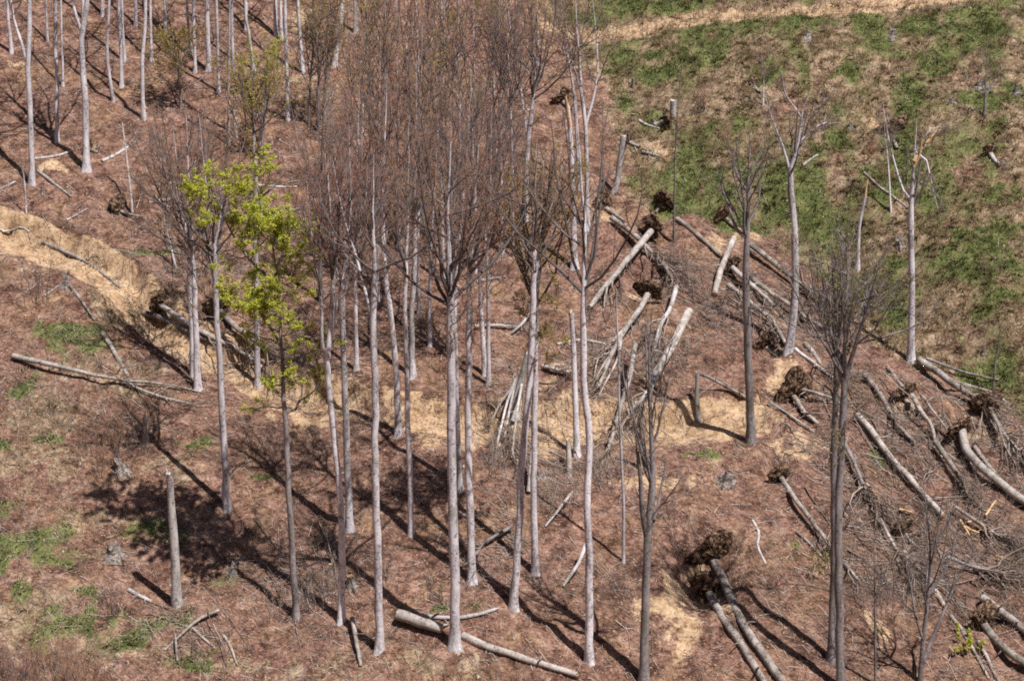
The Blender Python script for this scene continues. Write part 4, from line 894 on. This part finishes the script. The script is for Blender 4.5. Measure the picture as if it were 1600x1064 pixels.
log('root_clump', 'dark root hollow clump among green cover beside shrubby sapling', 'root', 6, [(1174, 136), (1182, 140), (1190, 144)], root=.7, bark=LOGB)
log('root_clump', 'overhanging root clump above the cavernous hollow in dry grass', 'root', 8, [(1392, 212), (1398, 222), (1402, 232)], root=1.1, bark=LOGB)
log('root_clump', 'pale branching root lying upturned in the clearing', 'root', 8, [(1548, 240), (1554, 250), (1562, 258)], root=.6, bark=DEAD, br=.3, brlen=.4)
log('root_clump', 'torn root mound beneath the arched grey trunk', 'root', 8, [(1412, 622), (1420, 630), (1430, 640)], root=.9, bark=LOGB)
log('root_clump', 'root mass with hollow beside the knotty dark tree foot', 'root', 7, [(1196, 540), (1205, 548), (1215, 556)], root=.9, bark=LOGB)
log('root_clump', 'dark torn root mound under the brushwood right of twin tree', 'root', 7, [(1412, 832), (1420, 842), (1430, 852)], root=.9, bark=LOGB)
log('root_clump', 'sandy root ball leaning by the bent beech foot', 'root', 7, [(140, 234), (147, 236), (153, 238)], root=.6, bark=LOGB)
log('dead_branch', 'white forked dead twig heap on grass left of cavernous hollow', 'branch', 4, [(1270, 205), (1280, 195), (1292, 192)], [.2, .4, .2], bark=DEAD, br=.4, brlen=.5)
log('dead_branch', 'thin dead stick on grass below forked leafless top', 'branch', 4, [(1255, 258), (1268, 248), (1278, 242)], bark=DEAD)
log(LG, 'half-hidden grey log in grass pointing at the lone tall tree', 'log', 4.5, [(1350, 270), (1375, 293), (1400, 310), (1418, 325)], bark=LOGB)

# ------------------------------------------------------------------ stumps
def stump(label, px, py, wpx, hpx, fresh=False, roots=5, group=None):
    f = at(px, py); sc = FPX / (f[1] * cp - (f[2] - CAM[2]) * sp); r = wpx / 2 / sc; h = hpx / sc
    e = empty('tree_stump', f); k = 14; ang = np.arange(k) * 2 * math.pi / k; ph = RNG.random() * 6
    m = MB(); V = []
    r = r * .82; lv = [(-.5, 1.7, 1), (-.02, 1.42, 1), (.1, 1.15, .9), (.3, .98, .6), (.65, .9, .45), (1.0, .86, .45)]
    tilt = RNG.normal(0, .2, 2); grv = RNG.standard_normal(k); h = h * .85
    for hh, rr, a in lv:
        w_ = rr * (1 + .2 * a * np.cos(roots * ang + ph) + .11 * grv + .05 * RNG.standard_normal(k))
        zz = hh * h if hh > 0 else hh * .6
        V.append(np.stack([f[0] + r * w_ * np.cos(ang) + tilt[0] * zz, f[1] + r * w_ * np.sin(ang) + tilt[1] * zz, f[2] + zz + (h * (.28 * RNG.standard_normal(k) + .25 * np.cos(ang + ph)) if hh == 1.0 and not fresh else 0) * np.ones(k)], -1))
    j = np.arange(k)
    F = np.concatenate([np.stack([i * k + j, i * k + (j + 1) % k, (i + 1) * k + (j + 1) % k, (i + 1) * k + j], -1) for i in range(len(lv) - 1)])
    m.add(np.concatenate(V), F, 0)
    m.obj('stump_wood', [STUMP], e, False, f)
    c = MB(); top = V[-1] * .97 + V[-1].mean(0) * .03; top[:, 2] += .012
    mid = top * .5 + top.mean(0) * .5; mid[:, 2] -= .03 * h * (0 if fresh else 2)
    c.add(np.concatenate([top, mid, mid.mean(0)[None]]), np.stack([j, (j + 1) % k, k + (j + 1) % k, k + j], -1))
    c.f.append(np.stack([k + j, k + (j + 1) % k, np.full(k, 2 * k)], -1)); c.m.append(np.zeros(k))
    c.obj('cut_face', [FRESH if fresh else STUMP], e, False, f)
    n = roots
    a = ang[:: max(1, k // n)][:n] + ph
    d = np.stack([np.cos(a), np.sin(a), 0 * a], -1); L = r * (.7 + 1.2 * RNG.random(n) ** 2); s = np.linspace(0, 1, 6)
    for i in range(n):
        p = f + d[i] * r * .8 + d[i] * (L[i] * s)[:, None] + RNG.normal(0, .06 * L[i], (6, 3)) * s[:, None]
        p[:, 2] = H(p[:, 0], p[:, 1]) - .08 * r + .25 * h * (1 - s) ** 2
        rm = MB(); add_tubes(rm, p[None], (r * .26 * np.linspace(1, .25, 6))[None], 6, True, 0, .5)
        rm.obj('root', [STUMP], e, True, f)
    tag(e, label, 'stump', group)
stump('grey root-spread stump beside the bright green patch', 178, 868, 26, 18, roots=6)
stump('pale stump in the dark crown shadow below the clean-stemmed beech', 362, 893, 16, 17)
stump('broad weathered stump on the dry slope below the track', 190, 734, 26, 16)
stump('fresh-cut stump with orange top among the beeches', 551, 914, 18, 17, True)
stump('small fresh-cut stump behind the sinuous beech', 516, 885, 9, 5, True)
stump('mossy upright stump at the head of the grassy slope', 102, 448, 12, 22)
stump('grey spidery root stump on litter above the uprooted pair', 1133, 752, 26, 15, roots=7)
stump('tall thin white stump in the grass at the wood edge', 989, 136, 6, 14, roots=3)
stump('small white sawn stump in grass above the short white log', 987, 183, 8, 6, True, roots=3)
stump('white stump on the grassy rise below the haul road', 1262, 60, 12, 12)
stump('dark-sided stump with pale top below the far haul road', 1394, 58, 14, 12)
stump('pale twisted root stump under the lone tall tree', 1407, 385, 14, 14, roots=6)
stump('pale stump in the shade at the foot of the clearing', 1536, 553, 8, 12, roots=3)
stump('orange torn stump facing the slope in the dry grass', 1535, 135, 18, 10, roots=4)
stump('grey stump with dead brush beyond the lone small dark tree', 1588, 145, 14, 10, roots=4)
stump('small pale stump beside the beech foot at clearing', 1488, 160, 8, 6, roots=3)
stump('small stump peg below the lyre-forked beech', 65, 303, 7, 11, roots=3)
stump('splintered pale stump under sandy bank by twin leaning beeches', 845, 745, 14, 10, roots=4)
stump('grey stump with drooping roots left of the clearing root hollow', 1330, 200, 10, 8, roots=4)

# ------------------------------------------------------------------ shrubs
def shrub(label, px, py, hpx, wpx, n=26, twig=None, group=None, leaf=None, name='brush_shrub'):
    f = at(px, py); sc = FPX / (f[1] * cp - (f[2] - CAM[2]) * sp); h = hpx / sc; r = wpx / 2 / sc
    e = empty(name, f)
    a = RNG.random(n) * 6.28; q = np.sqrt(RNG.random(n)) * r * .8
    p0 = np.stack([f[0] + q * np.cos(a), f[1] + q * np.sin(a), 0 * a], -1); p0[:, 2] = H(p0[:, 0], p0[:, 1]) - .05
    d = nrm(np.stack([np.cos(a) * .35 * q / max(r, .1), np.sin(a) * .35 * q / max(r, .1), 1 + 0 * a], -1) + RNG.normal(0, .16, (n, 3)))
    L = h * (.55 + .5 * RNG.random(n)); s = np.linspace(0, 1, 6)
    C1 = p0[:, None] + d[:, None] * (L[:, None] * s)[..., None] + RNG.normal(0, .02, (n, 6, 3)) * L[:, None, None]
    m = MB(); add_tubes(m, C1, (.010 + .004 * L)[:, None] * np.linspace(1, .3, 6), 4, True, 0, RNG.random(n))
    m2 = MB()
    C2, L2, _ = spawn(C1, 9, .25, 1, .4, .9, L * .38, UP, .3, .1, 3, .04, .5)
    add_tubes(m2, C2, .007 * np.ones((len(C2), 1)) * np.array([1, .7, .3]), 3, True, 0, RNG.random(len(C2)))
    C3, L3, _ = spawn(C2, 3, .2, 1, .4, .9, L2 * .55, UP, .2, .1, 2, 0, .4)
    add_tubes(m2, C3, .006 * np.ones((len(C3), 1)) * np.array([1, .4]), 3, True, 0, RNG.random(len(C3)))
    so = m.obj('stems', [BRANCH], e, True, f); so['kind'] = 'stuff'
    to = m2.obj('twigs', [twig or TWIG], e, True, f); to['kind'] = 'stuff'
    if leaf:
        E = C3; i = RNG.integers(0, len(E), leaf[0]); rr = RNG.random((leaf[0], 1))
        lm = MB(); add_leaves(lm, E[i, 0] * (1 - rr) + E[i, 1] * rr, leaf[1], .3)
        lo = lm.obj('leaves', [leaf[2]], to, False, f); lo['kind'] = 'stuff'
    tag(e, label, 'shrub', group)
shrub('wispy brown bush on the bank left of the track', 55, 475, 75, 60, 14, TWIGD)
shrub('brown brushwood patch above the stump on the dry slope', 155, 720, 60, 90, 30)
shrub('low grey-brown brush beside dark splintered stump', 205, 700, 45, 60, 20, TWIGD)
GB = 'reddish brushwood thicket in the grass below barkless snag'
for x, y, h, w_ in [(20, 1062, 70, 80), (75, 1068, 80, 80), (130, 1075, 65, 70), (20, 1100, 70, 90), (100, 1105, 75, 90)]:
    shrub('reddish brushwood bush in the thicket under the grassy slope', x, y, h, w_, 30, TWIG, GB)
shrub('grey upright bush of thin stems in pale grass', 175, 965, 60, 26, 10, TWIGD)
shrub('rusty brush patch on the dry slope under the long pale stem', 105, 650, 30, 80, 16, TWIG)
shrub('rusty low bush at the edge of the dry slope above green patch', 18, 775, 34, 50, 14, TWIG)
shrub('tangled dark brush around the pale stump in crown shadow', 330, 880, 26, 70, 12, TWIGD)
GR = 'low rusty bushes along the foot of the stand'
for x, y, h, w_ in [(640, 1064, 22, 60), (700, 1072, 30, 60), (760, 1075, 30, 70), (830, 1075, 24, 60)]:
    shrub('low rusty bush below the long pale log', x, y, h, w_, 26, TWIG, GR)
shrub('dead grey tangle at the foot of sinuous beech', 500, 940, 60, 70, 16, DEADTW)
shrub('dead grey brush below the lime green tree', 430, 960, 40, 80, 16, DEADTW)
shrub('thin brush around the foot of the tall beech with two limbs', 585, 905, 70, 60, 10, TWIGD)
shrub('brushy heap of broken twigs left of tall bare beech', 870, 790, 60, 70, 22, DEADTW)
shrub('brushy heap of broken twigs under the slim leaning trunk', 950, 760, 60, 60, 20, DEADTW)
shrub('twiggy heap under the splintered twin beeches', 780, 740, 60, 70, 22, DEADTW)
shrub('dark brush over the crossing fallen trunks', 1060, 415, 40, 50, 14, TWIGD)
shrub('dry brush heap below the leaning broken trunk', 1125, 500, 40, 70, 18, DEADTW)
shrub('brown brush on litter beside the dark split stub', 1070, 560, 30, 50, 10, DEADTW)
shrub('yellow-green sprouting bush by slanting slim log', 1510, 1010, 25, 60, 10, TWIG, None, (600, .07, LEAFG))
shrub('small green sprouting bush behind slender uprooted tree', 1285, 900, 35, 40, 8, TWIGD, None, (250, .06, LEAFO))
GC = 'straw-coloured shrubs in the clearing'
for x, y, h, w_ in [(1015, 62, 26, 26), (1140, 235, 50, 40), (1200, 120, 26, 40), (1300, 300, 30, 60), (1490, 530, 40, 80), (1440, 510, 40, 60), (1540, 545, 34, 70), (1465, 60, 18, 40), (1545, 430, 30, 50), (1390, 290, 26, 50), (1100, 170, 40, 24), (1180, 240, 30, 40), (1265, 205, 20, 40), (1560, 120, 30, 40), (1240, 60, 14, 40), (1320, 390, 30, 60), (1475, 350, 26, 60), (1580, 300, 30, 50), (1590, 540, 34, 60)]:
    shrub('straw-coloured leafless shrub in the grassy clearing', x, y, h, w_, 12, TWIG, GC)
GRB = 'rust-brown bushes beside the far haul road'
for x, y, h, w_ in [(1080, 14, 18, 60), (1120, 16, 20, 60), (1165, 20, 20, 60), (1210, 18, 18, 60), (1270, 18, 18, 60), (970, 8, 14, 50), (1330, 20, 18, 60), (1440, 20, 18, 60)]:
    shrub('rust-brown bush on the uphill side of the haul road', x, y, h, w_, 20, TWIG, GRB)
GM = 'thin brush in the shade of the stand'
for x, y, h, w_ in [(410, 700, 40, 70), (480, 700, 30, 60), (560, 690, 30, 60), (450, 600, 36, 60), (690, 930, 30, 60), (620, 760, 24, 50), (880, 640, 30, 40), (1060, 810, 40, 40), (960, 930, 40, 40), (1330, 960, 50, 60), (1390, 960, 60, 60), (1560, 800, 50, 80), (1590, 880, 50, 60), (1400, 750, 50, 50), (1520, 770, 50, 60)]:
    shrub('thin bare undergrowth brush between the trunks and logs', x, y, h, w_, 10, TWIGD, GM)

# ------------------------------------------------------------------ small cover nobody could count
def scatter(n, y0=105, y1=190):
    y = y0 + (y1 - y0) * RNG.random(n); x = (RNG.random(n) * 2 - 1) * (.27 * y)
    return x, y
def stuff(mb, name, mats, label, cat, smooth=False):
    o = mb.obj(name, mats, None, smooth); o['kind'] = 'stuff'; o['label'] = label; o['category'] = cat; return o
# dead twigs
x, y = scatter(92000); sa, gr, dr, clr = cover(x, y)
dens = (1 - .85 * clr) * (1 - .65 * np.clip(sa, 0, 1)) * (.35 + .65 * sstep(-.25, .45, fbm(x / 2.5 + 9, y / 2.5, 3)))
k = RNG.random(len(x)) < dens; x, y = x[k], y[k]; n = len(x)
L = .25 + 1.3 * RNG.random(n) ** 2.4; a = RNG.random(n) * 6.28
a = np.where(RNG.random(n) < .45, -math.pi / 4 + RNG.normal(0, .5, n), a)
dx, dy = np.cos(a) * L / 2, np.sin(a) * L / 2
p0 = np.stack([x - dx, y - dy, H(x - dx, y - dy) + .02 + .07 * RNG.random(n) ** 2], -1); p1 = np.stack([x + dx, y + dy, H(x + dx, y + dy) + .02 + .12 * RNG.random(n) ** 2], -1)
mb = MB(); add_tubes(mb, np.stack([p0, p1], 1), (.010 + .016 * RNG.random(n) ** 2)[:, None] * np.array([1, .5]), 3, True, 0, np.clip(RNG.beta(1.5, 1.5, n), 0, 1))
stuff(mb, 'dead_twigs', [DEADTW], 'dry grey and tan twigs littering the slope', 'twigs')
# bigger bent sticks
WIND = [(1230, 480, 90, 60), (1400, 680, 150, 90), (1530, 700, 90, 100), (1450, 850, 150, 100), (1350, 760, 60, 80), (960, 600, 80, 80), (800, 650, 50, 60), (1060, 440, 60, 40), (1540, 900, 80, 80), (300, 420, 80, 40), (330, 560, 70, 30), (480, 560, 60, 60), (870, 740, 80, 60), (780, 860, 50, 40), (470, 900, 70, 60), (290, 990, 70, 40), (1110, 520, 60, 50)]
x, y = scatter(30000); sa, gr, dr, clr = cover(x, y); wnd = blobs(x, y, WIND)
k = RNG.random(len(x)) < np.clip(.07 * (1 - .8 * clr) + .9 * sstep(.12, .5, wnd), 0, 1); x, y, wnd = x[k], y[k], wnd[k]; n = len(x)
L = .8 + 2.4 * RNG.random(n) ** 2; a = -math.pi / 4 + RNG.normal(0, .8, n); s = np.linspace(-.5, .5, 6)
bx = x[:, None] + np.cos(a)[:, None] * L[:, None] * s + (RNG.normal(0, .05, (n, 6)) + (RNG.normal(0, .3, n))[:, None] * s ** 2) * L[:, None]
by = y[:, None] + np.sin(a)[:, None] * L[:, None] * s + RNG.normal(0, .04, (n, 6)) * L[:, None]
bz = H(bx, by) + .03 + (.08 + .6 * wnd[:, None]) * RNG.random((n, 1)) ** 2 * (s * np.where(RNG.random((n, 1)) < .5, 1, -1) + .5)
mb = MB(); C = np.stack([bx, by, bz], -1)
add_tubes(mb, C, (.010 + .024 * RNG.random(n) ** 2)[:, None] * np.linspace(1, .35, 6), 3, True, 0, RNG.beta(2, 1.6, n))
C2, L2, _ = spawn(C, 4, .25, 1, .4, .9, L * .34, UP, .05, 0, 3, .05, .4)
add_tubes(mb, C2, .011 * np.ones((len(C2), 1)) * np.array([1, .7, .3]), 3, True, 0, RNG.random(len(C2)))
x, y = scatter(6500); wnd = blobs(x, y, WIND); k = RNG.random(len(x)) < sstep(.2, .55, wnd) * .8; x, y = x[k], y[k]; n = len(x)
L = 2.0 + 4.0 * RNG.random(n) ** 1.5; a = -math.pi / 4 + RNG.normal(0, .55, n); s = np.linspace(-.5, .5, 7)
bx = x[:, None] + np.cos(a)[:, None] * L[:, None] * s + np.cumsum(RNG.normal(0, .012, (n, 7)), 1) * L[:, None]
by = y[:, None] + np.sin(a)[:, None] * L[:, None] * s + np.cumsum(RNG.normal(0, .012, (n, 7)), 1) * L[:, None]
h0 = H(bx, by, False); lin = h0[:, :1] + (h0[:, -1:] - h0[:, :1]) * (s + .5)
bz = np.maximum(lin, h0 + .03) + .7 * RNG.random((n, 1)) ** 2 * (s * np.where(RNG.random((n, 1)) < .5, 1, -1) + .5)
C = np.stack([bx, by, bz], -1)
add_tubes(mb, C, (.022 + .035 * RNG.random(n) ** 2)[:, None] * np.linspace(1, .3, 7), 4, True, 0, RNG.random(n) * .75)
C2, L2, _ = spawn(C, 6, .35, 1, .35, .9, L * .3, UP, .1, 0, 4, .05, .5)
add_tubes(mb, C2, .011 * np.ones((len(C2), 1)) * np.array([1, .8, .6, .3]), 3, True, 0, RNG.random(len(C2)) * .7)
C3, L3, _ = spawn(C2, 3, .25, 1, .4, 1, L2 * .45, UP, .1, 0, 2, .0, .5)
add_tubes(mb, C3, .008 * np.ones((len(C3), 1)) * np.array([1, .4]), 3, True, 0, RNG.random(len(C3)) * .6)
stuff(mb, 'dead_sticks', [DEADTW], 'bent dead sticks strewn over the litter', 'sticks', True)
# leaf litter
x, y = scatter(48000); sa, gr, dr, clr = cover(x, y)
k = RNG.random(len(x)) < (1 - .75 * clr) * (1 - .8 * np.clip(sa, 0, 1)) * (1 - .5 * np.clip(gr, 0, 1)); x, y = x[k], y[k]; n = len(x)
mb = MB(); add_leaves(mb, np.stack([x, y, H(x, y) + .02], -1), .085, .86, np.clip(RNG.normal(.62, .17, n) + .25 * fbm(x / 2, y / 2, 2), 0, 1), (0, -.42, .9))
stuff(mb, 'leaf_litter', [LITTER], 'reddish-brown fallen leaves covering the slope', 'leaves')
# grass tufts, green and straw
x, y = scatter(140000); xe, ye = scatter(40000, 120, 190); ke = xe > edge_x(ye); x = np.concatenate([x, xe[ke]]); y = np.concatenate([y, ye[ke]])
sa, gr, dr, clr = cover(x, y)
gden = np.clip(np.maximum(gr * 1.1, np.maximum(dr * .8, .05)), 0, 1) * (1 - .9 * np.clip(sa, 0, 1)) * (.4 + .6 * sstep(-.3, .3, fbm(x / 1.3, y / 1.3, 2)))
k = RNG.random(len(x)) < gden; x, y, gr, dr, clr = x[k], y[k], gr[k], dr[k], clr[k]; n = len(x)
nb = 6
isg = np.clip(sstep(.3, .62, gr + .25 * RNG.standard_normal(n) * .5 + .25 * fbm(x * 1.3, y * 1.3, 2)), 0, 1)
tn = np.clip((1 - isg) * (.78 + .16 * RNG.standard_normal(n)) + isg * (.2 + .12 * RNG.standard_normal(n)), 0, 1)
tall = np.where(isg > .5, .22, .36) * (.4 + .5 * RNG.random(n) + .5 * clr) * (1 + .6 * fbm(x / 1.1 + 5, y / 1.1, 2))
tn = np.clip(tn + .22 * fbm(x / 2.2 + 50, y / 2.2, 3), 0, 1)
X_ = np.repeat(x, nb) + RNG.normal(0, .12, n * nb); Y_ = np.repeat(y, nb) + RNG.normal(0, .12, n * nb)
Z_ = H(X_, Y_) - .02
hb = np.repeat(tall, nb) * (.5 + .8 * RNG.random(n * nb)); aa = RNG.random(n * nb) * 6.28
wv = np.stack([np.cos(aa), np.sin(aa), 0 * aa], -1) * (.014 + .014 * RNG.random(n * nb))[:, None]
ln = RNG.normal(0, .55, (n * nb, 2)) * hb[:, None]
p = np.stack([X_, Y_, Z_], -1); tip = p + np.stack([ln[:, 0], ln[:, 1] - .25 * hb, hb], -1)
V = np.stack([p - wv, p + wv, tip], 1).reshape(-1, 3); N3 = n * nb
mb = MB(); mb.add(V, np.arange(N3)[:, None] * 3 + np.arange(3), 0, np.repeat(np.clip(np.repeat(tn, nb) + RNG.normal(0, .06, N3), 0, 1), 3))
stuff(mb, 'grass_tufts', [GRASS], 'straw-dry and fresh green grass tufts', 'grass')
# drooping straw tussocks of the clearing
x, y = scatter(26000, 112, 190); sa, gr, dr, clr = cover(x, y)
k = RNG.random(len(x)) < np.clip(clr * (.45 + .9 * fbm(x / 2.0 + 70, y / 2.0, 3)) + .5 * np.clip(dr - .45, 0, 1), 0, 1) * (1 - np.clip(sa, 0, 1)); x, y, gr = x[k], y[k], gr[k]; n = len(x); nb = 15
aa = RNG.random((n, nb)) * 6.28; hh = (.28 + .42 * RNG.random((n, 1)) ** 1.5) * (.6 + .6 * RNG.random((n, nb)))
p = np.stack([x, y, H(x, y) - .03], -1)[:, None] + np.stack([np.cos(aa) * .07, np.sin(aa) * .07, 0 * aa], -1)
out = .35 + .9 * RNG.random((n, nb))
tip = p + np.stack([np.cos(aa) * hh * out, np.sin(aa) * hh * out - .45 * hh, hh * (1.15 - .75 * out)], -1)
wv = np.stack([-np.sin(aa), np.cos(aa), 0 * aa], -1) * (.018 + .02 * RNG.random((n, nb)))[..., None]
V = np.stack([p - wv, p + wv, tip], 2).reshape(-1, 3)
tn = np.clip(.72 + .16 * RNG.standard_normal(n) - .42 * sstep(.5, .8, gr), .12, 1)
mb = MB(); mb.add(V, np.arange(n * nb)[:, None] * 3 + np.arange(3), 0, np.repeat(np.clip(np.repeat(tn, nb) + RNG.normal(0, .08, n * nb), 0, 1), 3))
stuff(mb, 'straw_tussocks', [GRASS], 'drooping straw-coloured grass tussocks in the clearing', 'grass')
# low leafy green cover
x, y = scatter(300000); sa, gr, dr, clr = cover(x, y)
k = RNG.random(len(x)) < sstep(.42, .8, gr + .45 * fbm(x * 1.1, y * 1.1, 3)) * .7 * (1 - np.clip(sa, 0, 1)); x, y = x[k], y[k]; n = len(x)
mb = MB(); add_leaves(mb, np.stack([x, y, H(x, y) + .04 + .4 * RNG.random(n) * np.clip(.4 + fbm(x / .9, y / .9, 2), .1, 1)], -1), .075, .45, np.clip(.26 + .16 * RNG.standard_normal(n) + .25 * fbm(x / 1.5, y / 1.5, 2), 0, .75))
stuff(mb, 'green_ground_cover', [GRASS], 'bright green leafy ground cover in patches', 'ground cover')
# stones and clods
x, y = scatter(9000); sa, gr, dr, clr = cover(x, y)
k = RNG.random(len(x)) < .08 + .6 * np.clip(sa, 0, 1); x, y = x[k], y[k]; n = len(x)
oc = np.array([[1, 0, 0], [-1, 0, 0], [0, 1, 0], [0, -1, 0], [0, 0, 1], [0, 0, -1]], float)
of = np.array([[0, 2, 4], [2, 1, 4], [1, 3, 4], [3, 0, 4], [2, 0, 5], [1, 2, 5], [3, 1, 5], [0, 3, 5]])
r = .04 + .11 * RNG.random(n) ** 3
V = np.stack([x, y, H(x, y)], -1)[:, None] + oc[None] * r[:, None, None] * (.6 + .7 * RNG.random((n, 6, 1)))
mb = MB(); mb.add(V.reshape(-1, 3), (np.arange(n)[:, None, None] * 6 + of[None]).reshape(-1, 3), 0, np.repeat(RNG.random(n), 6))
stuff(mb, 'clods_and_stones', [simple('clods', [(.2, (.26, .17, .10)), (.8, (.56, .44, .31))], 5)], 'sandy clods and small stones', 'stones')

print('tris', sum(len(m.loops) - 2 * len(m.polygons) for m in bpy.data.meshes), 'objects', len(bpy.data.objects))
